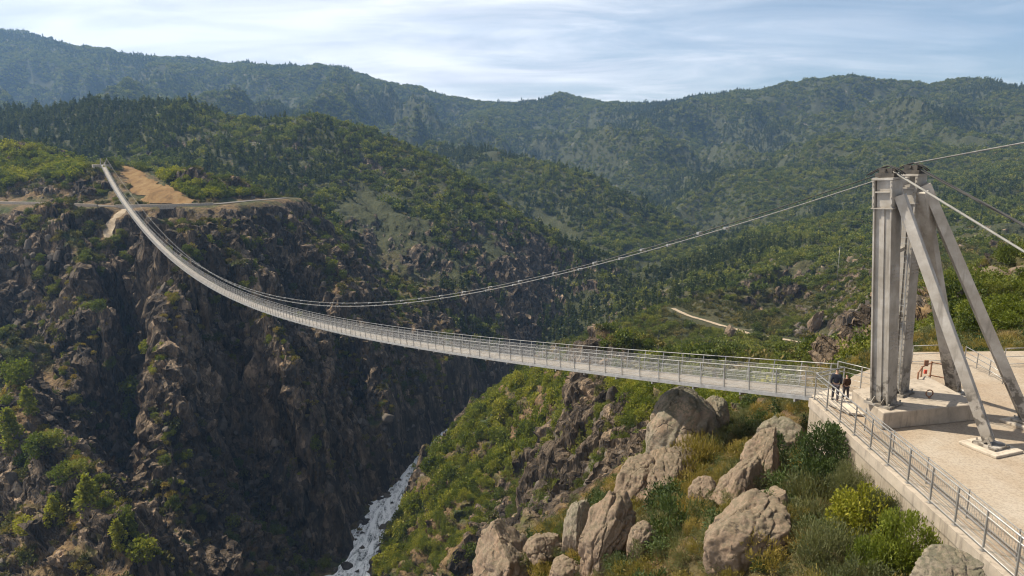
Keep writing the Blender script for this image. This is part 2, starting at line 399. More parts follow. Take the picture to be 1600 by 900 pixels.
# ---------------------------------------------------------------- materials
class NT:
    """small helper for building node trees"""
    def __init__(s, tree): s.t = tree
    def n(s, typ, **kw):
        nd = s.t.nodes.new(typ)
        for k, v in kw.items():
            if k.startswith('i_'):
                key = k[2:]; key = int(key) if key.isdigit() else key.replace('_', ' ')
                if isinstance(v, bpy.types.NodeSocket): s.t.links.new(v, nd.inputs[key])
                else: nd.inputs[key].default_value = v
            else: setattr(nd, k, v)
        return nd
    def link(s, a, b): s.t.links.new(a, b)
    def noise(s, vec, scale, detail=4, rough=0.55, dist=0.0):
        nd = s.n('ShaderNodeTexNoise', i_Scale=scale, i_Detail=detail, i_Roughness=rough, i_Distortion=dist)
        if vec is not None: s.link(vec, nd.inputs['Vector'])
        return nd.outputs['Fac']
    def ramp(s, fac, stops, interp='LINEAR'):
        nd = s.n('ShaderNodeValToRGB'); cr = nd.color_ramp; cr.interpolation = interp
        while len(cr.elements) < len(stops): cr.elements.new(0.5)
        for e, (p, c) in zip(cr.elements, stops):
            e.position = p; e.color = (c, c, c, 1) if isinstance(c, (int, float)) else (*c, 1)
        s.link(fac, nd.inputs['Fac']); return nd.outputs['Color']
    def mix(s, fac, a, b, blend='MIX'):
        nd = s.n('ShaderNodeMix', data_type='RGBA', blend_type=blend)
        for v, i in ((fac, 0), (a, 6), (b, 7)):
            if isinstance(v, bpy.types.NodeSocket): s.link(v, nd.inputs[i])
            elif isinstance(v, (int, float)): nd.inputs[i].default_value = v
            else: nd.inputs[i].default_value = (*v, 1)
        return nd.outputs[2]
    def math(s, op, a, b=0.5, clamp=False):
        nd = s.n('ShaderNodeMath', operation=op, use_clamp=clamp)
        for v, i in ((a, 0), (b, 1)):
            if isinstance(v, bpy.types.NodeSocket): s.link(v, nd.inputs[i])
            else: nd.inputs[i].default_value = v
        return nd.outputs[0]
    def attr(s, name): return s.n('ShaderNodeAttribute', attribute_name=name).outputs['Fac']
    def bump(s, h, strength, dist):
        nd = s.n('ShaderNodeBump', i_Strength=strength, i_Distance=dist); s.link(h, nd.inputs['Height']); return nd.outputs['Normal']
def new_mat(name):
    m = bpy.data.materials.new(name); m.use_nodes = True
    t = m.node_tree; t.nodes.clear()
    nt = NT(t); out = nt.n('ShaderNodeOutputMaterial'); return m, nt, out
def principled(nt, out, color, rough=0.8, metal=0.0, normal=None, spec=0.3):
    b = nt.n('ShaderNodeBsdfPrincipled')
    for v, k in ((color, 'Base Color'), (rough, 'Roughness'), (metal, 'Metallic'), (spec, 'Specular IOR Level')):
        if isinstance(v, bpy.types.NodeSocket): nt.link(v, b.inputs[k])
        elif k == 'Base Color': b.inputs[k].default_value = (*v, 1)
        else: b.inputs[k].default_value = v
    if normal is not None: nt.link(normal, b.inputs['Normal'])
    nt.link(b.outputs[0], out.inputs['Surface']); return b
def pos(nt): return nt.n('ShaderNodeNewGeometry').outputs['Position']
def objco(nt): return nt.n('ShaderNodeTexCoord').outputs['Object']

def terrain_mat():
    m, nt, out = new_mat('rocky_hillside')
    p = pos(nt)
    rk = nt.attr('rock')
    # rock: warm grey granite with dark clefts and pale faces
    st = nt.n('ShaderNodeMapping', i_Scale=(1, 1, 0.3)); nt.link(p, st.inputs['Vector']); sv = st.outputs[0]
    r1 = nt.noise(sv, 0.055, 6, 0.6, 0.6); r2 = nt.noise(sv, 0.35, 5, 0.62)
    rock = nt.ramp(r1, [(0.30, (0.030, 0.025, 0.020)), (0.48, (0.082, 0.063, 0.046)), (0.62, (0.138, 0.107, 0.078)), (0.8, (0.21, 0.172, 0.132))])
    rock = nt.mix(nt.ramp(r2, [(0.35, 0.0), (0.7, 0.7)]), rock, (0.055, 0.045, 0.036))
    rock = nt.mix(nt.ramp(nt.noise(p, 0.03, 4, 0.6), [(0.48, 0.0), (0.62, 0.45)]), rock, (0.135, 0.102, 0.070))
    cr1 = nt.math('ABSOLUTE', nt.math('SUBTRACT', nt.noise(sv, 0.11, 4, 0.6, 0.8), 0.5))
    cr2 = nt.math('ABSOLUTE', nt.math('SUBTRACT', nt.noise(sv, 0.42, 3, 0.6, 0.8), 0.5))
    rock = nt.mix(nt.ramp(cr1, [(0.0, 0.75), (0.022, 0.0)]), rock, (0.025, 0.021, 0.018))
    rock = nt.mix(nt.ramp(cr2, [(0.0, 0.6), (0.03, 0.0)]), rock, (0.03, 0.025, 0.021))
    wc = nt.n('ShaderNodeTexNoise', i_Scale=0.12, i_Detail=3); nt.link(p, wc.inputs['Vector'])
    wv = nt.n('ShaderNodeVectorMath', operation='MULTIPLY_ADD'); nt.link(wc.outputs['Color'], wv.inputs[0]); wv.inputs[1].default_value = (9, 9, 9); nt.link(sv, wv.inputs[2])
    for sc, am in ((0.17, 0.75), (0.5, 0.6)):           # fractured faces, each with its own tone
        vo = nt.n('ShaderNodeTexVoronoi', i_Scale=sc); nt.link(wv.outputs[0], vo.inputs['Vector'])
        sx = nt.n('ShaderNodeSeparateXYZ'); nt.link(vo.outputs['Color'], sx.inputs[0])
        rock = nt.mix(am, rock, nt.mix(1.0, rock, nt.ramp(sx.outputs[0], [(0.0, (0.30, 0.29, 0.28)), (0.55, (0.95, 0.94, 0.92)), (0.85, (1.7, 1.62, 1.5)), (1.0, (2.3, 2.15, 1.95))]), 'MULTIPLY'))
    # earth, dry grass and low scrub
    e1 = nt.noise(p, 0.045, 5, 0.6, 0.4); e2 = nt.noise(p, 0.5, 4, 0.6); e3 = nt.noise(p, 0.012, 3, 0.5)
    earth = nt.ramp(e2, [(0.3, (0.058, 0.038, 0.022)), (0.5, (0.115, 0.076, 0.040)), (0.7, (0.19, 0.13, 0.065))])
    scrub = nt.ramp(e2, [(0.3, (0.022, 0.030, 0.012)), (0.55, (0.045, 0.055, 0.018)), (0.75, (0.09, 0.09, 0.03))])
    soil = nt.mix(nt.ramp(e1, [(0.46, 0.0), (0.62, 1.0)]), earth, scrub)
    # woodland floor further off
    wood = nt.attr('wood')
    floor = nt.ramp(e2, [(0.3, (0.020, 0.026, 0.011)), (0.7, (0.058, 0.058, 0.024))])
    far_rock = nt.ramp(nt.noise(p, 0.03, 6, 0.68, 0.5), [(0.62, 0.0), (0.70, 1.0)])
    floor = nt.mix(nt.math('MULTIPLY', far_rock, 0.9), floor, (0.17, 0.145, 0.115))
    soil = nt.mix(wood, soil, floor)
    f = nt.math('ADD', rk, nt.math('MULTIPLY', nt.math('SUBTRACT', r2, 0.5), 1.3))
    col = nt.mix(nt.ramp(f, [(0.38, 0.0), (0.56, 1.0)]), soil, rock)
    h = nt.math('ADD', nt.math('MULTIPLY', nt.noise(sv, 0.25, 6, 0.65), 1.0), nt.math('MULTIPLY', cr2, 1.2))
    principled(nt, out, col, 0.92, normal=nt.bump(h, 0.9, 2.2), spec=0.15)
    return m
M_TERRAIN = terrain_mat()

def foliage_mat(name, stops, translucent=0.35, patch=0.05):
    """leaf colour varies from plant to plant and from clump to clump"""
    m, nt, out = new_mat(name)
    rnd = nt.n('ShaderNodeObjectInfo').outputs['Random']
    p = pos(nt)
    v = nt.math('ADD', nt.math('MULTIPLY', rnd, 0.55), nt.math('MULTIPLY', nt.noise(p, patch, 3, 0.5), 0.45))
    v = nt.math('ADD', v, nt.math('MULTIPLY', nt.math('SUBTRACT', nt.n('ShaderNodeNewGeometry').outputs['Random Per Island'], 0.5), 0.35), clamp=True)
    col = nt.ramp(v, stops)
    d = nt.n('ShaderNodeBsdfDiffuse'); nt.link(col, d.inputs['Color'])
    t = nt.n('ShaderNodeBsdfTranslucent'); nt.link(nt.mix(1.0, col, (1.25, 1.35, 0.7), 'MULTIPLY'), t.inputs['Color'])
    mx = nt.n('ShaderNodeMixShader', i_0=translucent); nt.link(d.outputs[0], mx.inputs[1]); nt.link(t.outputs[0], mx.inputs[2])
    g = nt.n('ShaderNodeBsdfGlossy', i_Roughness=0.5); g.inputs['Color'].default_value = (0.6, 0.6, 0.6, 1)
    m2 = nt.n('ShaderNodeMixShader', i_0=0.015); nt.link(mx.outputs[0], m2.inputs[1]); nt.link(g.outputs[0], m2.inputs[2])
    nt.link(m2.outputs[0], out.inputs['Surface']); return m
# ---------------------------------------------------------------- sky, sun, air
SUN_AZ, SUN_EL = R(-72), R(54)
def build_world():
    w = bpy.data.worlds.new('World'); scene.world = w; w.use_nodes = True
    t = w.node_tree; t.nodes.clear(); nt = NT(t)
    out = nt.n('ShaderNodeOutputWorld'); bg = nt.n('ShaderNodeBackground', i_Strength=0.05)
    sky = nt.n('ShaderNodeTexSky', sky_type='NISHITA', sun_disc=False, sun_elevation=SUN_EL, sun_rotation=SUN_AZ % (2 * math.pi),
               altitude=600, air_density=1.15, dust_density=0.35, ozone_density=3.0)
    d = nt.n('ShaderNodeTexCoord').outputs['Generated']
    sp = nt.n('ShaderNodeSeparateXYZ'); nt.link(d, sp.inputs[0])
    zz = nt.math('ADD', nt.math('MAXIMUM', sp.outputs[2], 0.0), 0.10)
    cv = nt.n('ShaderNodeCombineXYZ'); nt.link(nt.math('DIVIDE', sp.outputs[0], zz), cv.inputs[0]); nt.link(nt.math('DIVIDE', sp.outputs[1], zz), cv.inputs[1])
    mp = nt.n('ShaderNodeMapping', i_Rotation=(0, 0, R(24)), i_Scale=(0.5, 0.95, 1)); nt.link(cv.outputs[0], mp.inputs['Vector'])
    n1 = nt.noise(mp.outputs[0], 1.5, 9, 0.60, 0.9)
    mp2 = nt.n('ShaderNodeMapping', i_Location=(3.1, 1.7, 0), i_Rotation=(0, 0, R(8)), i_Scale=(0.25, 0.6, 1)); nt.link(cv.outputs[0], mp2.inputs['Vector'])
    n2 = nt.noise(mp2.outputs[0], 0.55, 3, 0.5, 0.2)
    # thicker veil towards the sun side
    side = nt.math('MULTIPLY', sp.outputs[0], -0.44)
    c = nt.math('ADD', nt.math('ADD', nt.math('MULTIPLY', n1, 0.80), nt.math('MULTIPLY', n2, 0.45)), side)
    cov = nt.ramp(c, [(0.34, 0.16), (0.54, 0.46), (0.72, 0.97)])
    thick = nt.ramp(nt.noise(mp.outputs[0], 2.3, 5, 0.5, 0.5), [(0.35, (9.4, 9.6, 10.2)), (0.62, (13.2, 13.0, 13.0))])
    col = nt.mix(cov, sky.outputs[0], thick)
    nt.link(col, bg.inputs['Color']); nt.link(bg.outputs[0], out.inputs['Surface'])
build_world()
sd = bpy.data.lights.new('sun', 'SUN'); sd.energy = 5.0; sd.angle = R(0.53); sd.color = (1.0, 0.91, 0.75)
sun = bpy.data.objects.new('sun', sd); COL.objects.link(sun)
SUN_DIR = Vector((math.cos(SUN_EL) * math.sin(SUN_AZ), math.cos(SUN_EL) * math.cos(SUN_AZ), math.sin(SUN_EL)))
sun.rotation_euler = SUN_DIR.to_track_quat('Z', 'Y').to_euler(); sun.location = SUN_DIR * 200
def build_haze():
    mb = MB(); zt = float(PZ.max()) + 40
    z0 = float(PZ.min()) - 3
    mb.box((0, 2600, (zt + z0) / 2), (13000, 5900, zt - z0))
    m, nt, out = new_mat('haze_air')
    v = nt.n('ShaderNodeVolumePrincipled'); v.inputs['Density'].default_value = 0.000078
    v.inputs['Color'].default_value = (0.34, 0.59, 1.0, 1); v.inputs['Anisotropy'].default_value = 0.25
    v.inputs['Density Attribute'].default_value = ''
    nt.link(v.outputs[0], out.inputs['Volume'])
    o = mb.build('haze', m); tag(o, kind='stuff')
    return o
HAZE = build_haze()
scene.view_settings.view_transform = 'Standard'; scene.view_settings.look = 'None'
scene.view_settings.gamma = 1.0; scene.view_settings.use_curve_mapping = False; scene.view_settings.exposure = 0.92
scene.render.engine = 'CYCLES'
cy = scene.cycles
cy.use_denoising = True; cy.filter_width = 1.15; cy.max_bounces = 6; cy.diffuse_bounces = 2; cy.glossy_bounces = 2; cy.transmission_bounces = 3
cy.transparent_max_bounces = 12; cy.volume_bounces = 0; cy.use_adaptive_sampling = True; cy.adaptive_threshold = 0.02
cy.caustics_reflective = False; cy.caustics_refractive = False; cy.sample_clamp_indirect = 4.0
def hit(px, py):
    """where a sight line first meets the ground"""
    for Y in np.arange(120, 620, 0.8):
        p = at(px, py, Y)
        if p.z <= ground(p.x, p.y): return p
    return at(px, py, 300)
# ---------------------------------------------------------------- terrain objects
_split = int(np.searchsorted(_ys, 620))
def add_wood(me, r0, r1):
    w = sstep(470, 620, GY[r0:r1]); w = np.maximum(w, 0.85 * sstep(170, 300, GY[r0:r1]) * sstep(40, 90, GX[r0:r1]))
    a = me.attributes.new('wood', 'FLOAT', 'POINT'); a.data.foreach_set('value', w.astype(np.float32).ravel())
_gpx, _gpy = to_px((GX, GY, GZ))
ROCKY = ROCKY * np.where((in_poly(_gpx, _gpy, [(800,598),(838,580),(905,588),(900,612),(872,655),(845,690),(795,745),(748,815),(715,905),(600,905),(640,795),(690,705),(745,650)])) & (GX > seg_dist(GX, GY, [(a, b, a) for a, b, c in RIVER])[1]), 0.1, 1.0)
me = grid_mesh('gorge_ground', 0, _split + 1); add_wood(me, 0, _split + 1)
tag(link('ground', me, M_TERRAIN), kind='structure')
me = grid_mesh('hills', _split, len(_ys)); add_wood(me, _split, len(_ys))
tag(link('hills', me, M_TERRAIN), kind='structure')
# ---------------------------------------------------------------- plants
def leaf_quads(P, outward, length, width, rng, up=0.3, spread=0.8):
    """one bent-free leaf quad per point, pointing outward with scatter"""
    n = len(P)
    d = outward + rng.normal(0, spread, (n, 3)) + np.array([0, 0, up])
    d /= np.linalg.norm(d, axis=1, keepdims=True) + 1e-9
    r = rng.normal(0, 1, (n, 3)); sd = np.cross(d, r); sd /= np.linalg.norm(sd, axis=1, keepdims=True) + 1e-9
    L = (length * rng.uniform(0.6, 1.4, n))[:, None]; W = (width * rng.uniform(0.6, 1.3, n))[:, None]
    a = P - sd * W * 0.35; b = P + sd * W * 0.35
    c = P + d * L + sd * W * 0.5; e = P + d * L - sd * W * 0.5
    V = np.stack([a, b, c, e], 1).reshape(-1, 3)
    return V, np.arange(4 * n).reshape(n, 4)
def crown_points(n, clumps, rng, rx, rz, zc, kind='round', fill=0.25):
    """points on the surfaces of many leaf clumps spread through a crown"""
    C = []
    while len(C) < clumps:
        p = rng.uniform(-1, 1, 3); r = np.linalg.norm(p)
        if r > 1 or r < 0.35: continue
        if kind == 'cone':
            h = rng.uniform(0, 1) ** 1.3
            a = rng.uniform(0, 2 * math.pi); q = (1 - h) ** 0.85 * rng.uniform(0.45, 1.0)
            p = np.array([q * math.cos(a), q * math.sin(a), h * 2 - 1])
        elif kind == 'flat' and p[2] < -0.5: continue
        C.append(p)
    C = np.array(C)
    cr = rng.uniform(0.22, 0.42, clumps) * (1 if kind != 'cone' else 0.62)
    if kind == 'cone': cr *= (1.25 - 0.55 * (C[:, 2] + 1) / 2)
    k = rng.integers(0, clumps, n)
    d = rng.normal(0, 1, (n, 3)); d /= np.linalg.norm(d, axis=1, keepdims=True)
    rad = cr[k] * (1 - fill * rng.uniform(0, 1, n) ** 2)
    P = C[k] + d * rad[:, None]
    P = P * np.array([rx, rx, rz]) + np.array([0, 0, zc])
    out = d * 0.7 + C[k] * 0.5
    return P, out
def crown_mesh(name, n, clumps, leaf, seed, rx=1.0, rz=0.8, zc=0.8, kind='round', up=0.3, aspect=0.8):
    rng = np.random.default_rng(seed)
    P, out = crown_points(n, clumps, rng, rx, rz, zc, kind)
    V, Q = leaf_quads(P, out, leaf, leaf * aspect, rng, up)
    return np_mesh(name, V, Q)

M_PINE = foliage_mat('pine_needles', [(0.1, (0.026, 0.038, 0.012)), (0.5, (0.054, 0.067, 0.017)), (0.9, (0.108, 0.110, 0.027))], 0.25, 0.02)
M_OAK = foliage_mat('oak_leaves', [(0.1, (0.040, 0.056, 0.012)), (0.5, (0.098, 0.115, 0.020)), (0.9, (0.20, 0.19, 0.036))], 0.3, 0.02)
M_SCRUB = foliage_mat('scrub_leaves', [(0.1, (0.034, 0.040, 0.013)), (0.45, (0.072, 0.074, 0.022)), (0.7, (0.13, 0.112, 0.034)), (0.95, (0.20, 0.145, 0.05))], 0.25, 0.08)
M_GREEN = foliage_mat('fresh_leaves', [(0.1, (0.046, 0.062, 0.010)), (0.45, (0.12, 0.138, 0.017)), (0.9, (0.27, 0.245, 0.034))], 0.35, 0.04)
M_JUNIPER = foliage_mat('juniper_leaves', [(0.1, (0.03, 0.048, 0.018)), (0.9, (0.075, 0.098, 0.032))], 0.25, 0.6)
M_OLIVE = foliage_mat('heather_leaves', [(0.1, (0.06, 0.068, 0.03)), (0.55, (0.11, 0.115, 0.05)), (0.95, (0.18, 0.16, 0.07))], 0.25, 0.6)
M_LIME = foliage_mat('bright_leaves', [(0.1, (0.07, 0.095, 0.015)), (0.9, (0.17, 0.19, 0.03))], 0.35, 0.6)
M_GOLD = foliage_mat('broom_leaves', [(0.1, (0.11, 0.10, 0.025)), (0.5, (0.20, 0.155, 0.04)), (0.95, (0.31, 0.21, 0.065))], 0.3, 0.5)
M_DRY = foliage_mat('dry_grass', [(0.1, (0.15, 0.115, 0.05)), (0.9, (0.33, 0.25, 0.12))], 0.3, 0.5)
def bark_mat():
    m, nt, out = new_mat('bark'); p = objco(nt)
    principled(nt, out, nt.ramp(nt.noise(p, 8, 4), [(0.3, (0.05, 0.04, 0.03)), (0.7, (0.14, 0.115, 0.09))]), 0.9); return m
M_BARK = bark_mat()

HORIZON = np.maximum.accumulate(PZ / np.maximum(PY, 1), axis=0)
def seen(x, y, top):
    """whether a plant of this height rises near or above the skyline of what stands before it"""
    h = sample(HORIZON, x, np.maximum(y * 0.985 - 3, 11))
    return (top / y) > h
def px_of(x, y, z):
    d = y * CP - z * SP
    return 800 + F_PX * x / d, 450 - F_PX * (y * SP + z * CP) / d
def zone(px, py, poly):
    return in_poly(np.asarray(px), np.asarray(py), poly)
def scatter_points(y0, y1, per_area, rng, umax=0.86):
    """uniform random points over the ground between two distances; per_area = plants per square metre (function or number)"""
    pts = []
    y = y0
    while y < y1:
        yn = min(y * 1.12, y1)
        dens = per_area(0.5 * (y + yn)) if callable(per_area) else per_area
        area = umax * (yn * yn - y * y)
        n = rng.poisson(area * dens)
        yy = np.sqrt(rng.uniform(y * y, yn * yn, n)); uu = rng.uniform(-umax, umax, n)
        pts.append(np.stack([uu * yy, yy], 1)); y = yn
    return np.concatenate(pts)
CLEAR = [(ROAD_L, 9.0), ([(a * (1 - 12 / b), b - 12, c) for a, b, c in ROAD_L], 8.0), (ROAD_R, 8.0), ([(a * (1 - 13 / b), b - 13, c) for a, b, c in ROAD_R], 9.0), (TRACK, 3.5), (TRACK2, 3.0)]
def kept_clear(x, y):
    ok = np.ones(x.shape, bool)
    for line, hw in CLEAR: ok &= seg_dist(x, y, line)[0] > hw
    ok &= ~in_poly(x, y, PLAZA)
    ok &= seg_dist(x, y, RIVER)[0] > 13
    return ok
def instances(name, proto_mesh, mat, P, scl, rz, tilt=None):
    """a mass of plants as one object: the proto mesh on every point, by a small geometry-node tree"""
    if not proto_mesh.materials: proto_mesh.materials.append(mat)
    proto = bpy.data.objects.new(name + '_source', proto_mesh)       # not linked to the scene: shape data only
    me = bpy.data.meshes.new(name); n = len(P)
    me.vertices.add(n); me.vertices.foreach_set('co', np.asarray(P, np.float32).ravel())
    a = me.attributes.new('scl', 'FLOAT_VECTOR', 'POINT'); a.data.foreach_set('vector', np.asarray(scl, np.float32).ravel())
    rot = np.zeros((n, 3), np.float32); rot[:, 2] = rz
    if tilt is not None: rot[:, :2] = tilt
    a = me.attributes.new('rot', 'FLOAT_VECTOR', 'POINT'); a.data.foreach_set('vector', rot.ravel())
    me.materials.append(mat)
    o = link(name, me)
    g = bpy.data.node_groups.new(name, 'GeometryNodeTree')
    g.interface.new_socket('Geometry', in_out='INPUT', socket_type='NodeSocketGeometry')
    g.interface.new_socket('Geometry', in_out='OUTPUT', socket_type='NodeSocketGeometry')
    N = g.nodes; gi = N.new('NodeGroupInput'); go = N.new('NodeGroupOutput'); iop = N.new('GeometryNodeInstanceOnPoints')
    oi = N.new('GeometryNodeObjectInfo'); oi.inputs['Object'].default_value = proto; oi.inputs['As Instance'].default_value = False
    s = N.new('GeometryNodeInputNamedAttribute'); s.data_type = 'FLOAT_VECTOR'; s.inputs['Name'].default_value = 'scl'
    r = N.new('GeometryNodeInputNamedAttribute'); r.data_type = 'FLOAT_VECTOR'; r.inputs['Name'].default_value = 'rot'
    L = g.links.new
    L(gi.outputs[0], iop.inputs['Points']); L(oi.outputs['Geometry'], iop.inputs['Instance'])
    L(s.outputs['Attribute'], iop.inputs['Scale']); L(r.outputs['Attribute'], iop.inputs['Rotation']); L(iop.outputs[0], go.inputs[0])
    md = o.modifiers.new('spread', 'NODES'); md.node_group = g
    tag(o, kind='stuff'); return o
def mass(name, mesh, mat, xy, size, rng, aspect=(0.85, 1.25), sink=0.15, label=None):
    x, y = xy[:, 0], xy[:, 1]; z = sample(PZ, x, y)
    n = len(x); s = size * np.exp(np.clip(rng.normal(0, 0.30, n), -0.7, 0.6)); h = s * rng.uniform(*aspect, n)
    P = np.stack([x, y, z - sink * s], 1)
    o = instances(name, mesh, mat, P, np.stack([s, s, h], 1), rng.uniform(0, 6.28, n), rng.normal(0, 0.07, (n, 2)))
    if label: o['label'] = label
    return o

# --- woods on the hills (beyond 540 m), seen as one mass
_rng = np.random.default_rng(5)
def _fd(y): return 1.0 / (4.8 * (y / 600) ** 0.24) ** 2
W = scatter_points(500, 3700, _fd, _rng, 0.84)
wx, wy = W[:, 0], W[:, 1]; wz = sample(PZ, wx, wy)
ok = seen(wx, wy, wz + 16) & kept_clear(wx, wy)
gap = fbm(wx / 95, wy / 95, oct=4, seed=91) + 0.35 * fbm(wx / 20, wy / 20, oct=2, seed=92)
wpx, wpy = px_of(wx, wy, wz)
dslope = (wx > 0) & (wy < 900)
brown = zone(wpx, wpy, [(560,300),(720,280),(850,330),(960,400),(880,480),(820,520),(640,480),(540,400),(500,340)])
rocky_far = sample(ROCKY, wx, wy)
thr = np.where(dslope, -0.14, np.where(brown, -0.04, -0.34)) + 0.25 * sstep(1500, 3200, wy) * 0.3
thr = thr + 0.35 * rocky_far * 0.6
ok &= gap > thr
W = W[ok]; wx, wy, wz, wpx, wpy = wx[ok], wy[ok], wz[ok], wpx[ok], wpy[ok]
kindn = fbm(wx / 260, wy / 260, oct=3, seed=95) + _rng.normal(0, 0.12, len(wx))
dome = zone(wpx, wpy, [(-200,150),(480,168),(520,200),(560,260),(440,320),(250,260),(-200,240)])
pine = (kindn + 0.22 * dome > 0.18)
fs = 2.4 * (wy / 600) ** 0.22
PINE_FAR = crown_mesh('pine_crown_far', 120, 20, 0.34, 1, 0.72, 1.15, 1.15, 'cone')
OAK_FAR = crown_mesh('oak_crown_far', 130, 16, 0.34, 2, 1.0, 0.8, 0.85, 'round')
SCRUB_FAR = crown_mesh('scrub_far', 110, 12, 0.34, 3, 1.0, 0.6, 0.5, 'round')
m1 = pine; m3 = (~pine) & (_rng.uniform(0, 1, len(wx)) < np.where(wy < 900, 0.4, 0.15)); m2 = (~pine) & ~m3
mass('pine_forest', PINE_FAR, M_PINE, W[m1], fs[m1] * 1.05, _rng, (0.95, 1.5))
mass('oak_woodland', OAK_FAR, M_OAK, W[m2], fs[m2] * 1.1, _rng, (0.8, 1.2))
mass('hill_scrub', SCRUB_FAR, M_SCRUB, W[m3], fs[m3] * 0.75, _rng, (0.7, 1.1))

# --- scrub on the gorge walls and the middle slopes (60 to 540 m)
OAK_MID = [crown_mesh('bush_crown', 700, 26, 0.17, 10 + k, 1.0, 0.78, 0.72, 'round') for k in range(3)]
SCRUB_MID = [crown_mesh('low_scrub', 240, 16, 0.26, 20 + k, 1.0, 0.55, 0.42, 'flat', up=0.5) for k in range(2)]
S = scatter_points(60, 540, 0.17, _rng, 0.84)
sx, sy = S[:, 0], S[:, 1]; sz = sample(PZ, sx, sy)
ok = kept_clear(sx, sy) & seen(sx, sy, sz + 8)
S = S[ok]; sx, sy, sz = sx[ok], sy[ok], sz[ok]
spx, spy = px_of(sx, sy, sz)
steep = sample(PN[..., 2], sx, sy)
GREEN_PX = [(800,598),(838,580),(905,588),(900,612),(872,655),(845,690),(795,745),(748,815),(715,905),(575,905),(640,785),(690,695),(745,645)]
BEHIND_PX = [(950,596),(1262,626),(1240,650),(1150,650),(1100,690),(1010,705),(975,650)]
SPUR_PX = [(895,588),(965,588),(1000,650),(1040,740),(900,900),(760,900),(800,790),(860,670)]
spur_s = zone(spx, spy, SPUR_PX)
green = zone(spx, spy, GREEN_PX) | zone(spx, spy, BEHIND_PX)
infield = in_poly(sx, sy, FIELD_XY)
hilltop = zone(spx, spy, [(-100,225),(60,236),(135,252),(118,285),(60,272),(0,305),(-100,300)]) | zone(spx, spy, [(238,257),(275,266),(365,298),(420,306),(300,309),(252,280)])
nz = fbm(sx / 42, sy / 42, sz / 42, oct=4, seed=97) + 0.4 * fbm(sx / 9, sy / 9, sz / 9, oct=2, seed=98)
lft = (sx < seg_dist(sx, sy, [(a, b, a) for a, b, c in RIVER])[1])
dens = np.where(green, 0.0, np.where(hilltop, 1.0, np.where(lft, 0.42 + 1.7 * nz, 0.85 + 1.3 * nz)))
dens = np.where(spur_s & ~green, 0.60 + 1.2 * nz, dens * sstep(0.10, 0.42, steep)) * ~infield
keep = _rng.uniform(0, 1, len(sx)) < dens
a = keep & hilltop
tmp = _rng.uniform(0, 1, len(sx))
mass('hilltop_scrub', OAK_MID[0], M_GREEN, S[a], 2.5, _rng, label='bright green bushes covering the hilltop by the far end of the bridge')
FINE_OAK = crown_mesh('bush_crown', 2600, 40, 0.085, 14, 1.0, 0.78, 0.72, 'round'); FINE_SCRUB = crown_mesh('low_scrub', 1800, 30, 0.10, 24, 1.0, 0.55, 0.42, 'flat', up=0.6, aspect=0.35)
b = keep & ~hilltop & (nz > 0.02) & (tmp < np.where(lft, 0.22, 0.5))
close = sy < 150
mass('oak_scrub', OAK_MID[1], M_OAK, S[b & ~close], 1.9, _rng); mass('oak_scrub', FINE_OAK, M_OAK, S[b & close], 1.5, _rng)
c = keep & ~hilltop & ~b
mass('dry_scrub', SCRUB_MID[0], M_SCRUB, S[c & ~close], 1.5, _rng); mass('dry_scrub', FINE_SCRUB, M_SCRUB, S[c & close], 1.1, _rng)

# --- scrub on the rocky spur under the deck
Sp = scatter_points(60, 260, 0.30, _rng, 0.4); z_ = sample(PZ, Sp[:, 0], Sp[:, 1]); px_, py_ = px_of(Sp[:, 0], Sp[:, 1], z_)
ok = zone(px_, py_, SPUR_PX) & (fbm(Sp[:, 0] / 9, Sp[:, 1] / 9, oct=3, seed=131) + _rng.normal(0, 0.12, len(Sp)) > -0.16); Sp = Sp[ok]
t_ = _rng.uniform(0, 1, len(Sp))
mass('spur_scrub', FINE_OAK, M_GREEN, Sp[t_ < 0.45], 1.45, _rng, label='green scrub on the rocky spur under the bridge deck'); mass('spur_dry_scrub', FINE_SCRUB, M_SCRUB, Sp[t_ >= 0.45], 1.15, _rng, label='dry olive scrub on the rocky spur under the bridge deck')

# --- bushes holding on along the crests of the buttresses
cr = []
for line, amp, wid in SPINES:
    if amp < 0: continue
    for (x0, y0, _), (x1, y1, _) in zip(line[:-1], line[1:]):
        n = int(math.hypot(x1 - x0, y1 - y0) * 3.0); t = _rng.uniform(0, 1, n)
        cr.append(np.stack([x0 + (x1 - x0) * t + _rng.normal(0, 6.5, n), y0 + (y1 - y0) * t + _rng.normal(0, 6.5, n)], 1))
cr = np.concatenate(cr); cr = cr[fbm(cr[:, 0] / 8, cr[:, 1] / 8, oct=2, seed=141) > -0.12]; t_ = _rng.uniform(0, 1, len(cr))
mass('crest_scrub', OAK_MID[0], M_GREEN, cr[t_ < 0.4], 1.25, _rng, label='green bushes along the crests of the gorge wall buttresses'); mass('crest_dry_scrub', SCRUB_MID[1], M_GOLD, cr[t_ >= 0.4], 1.25, _rng, label='golden dry scrub along the crests of the gorge wall buttresses')

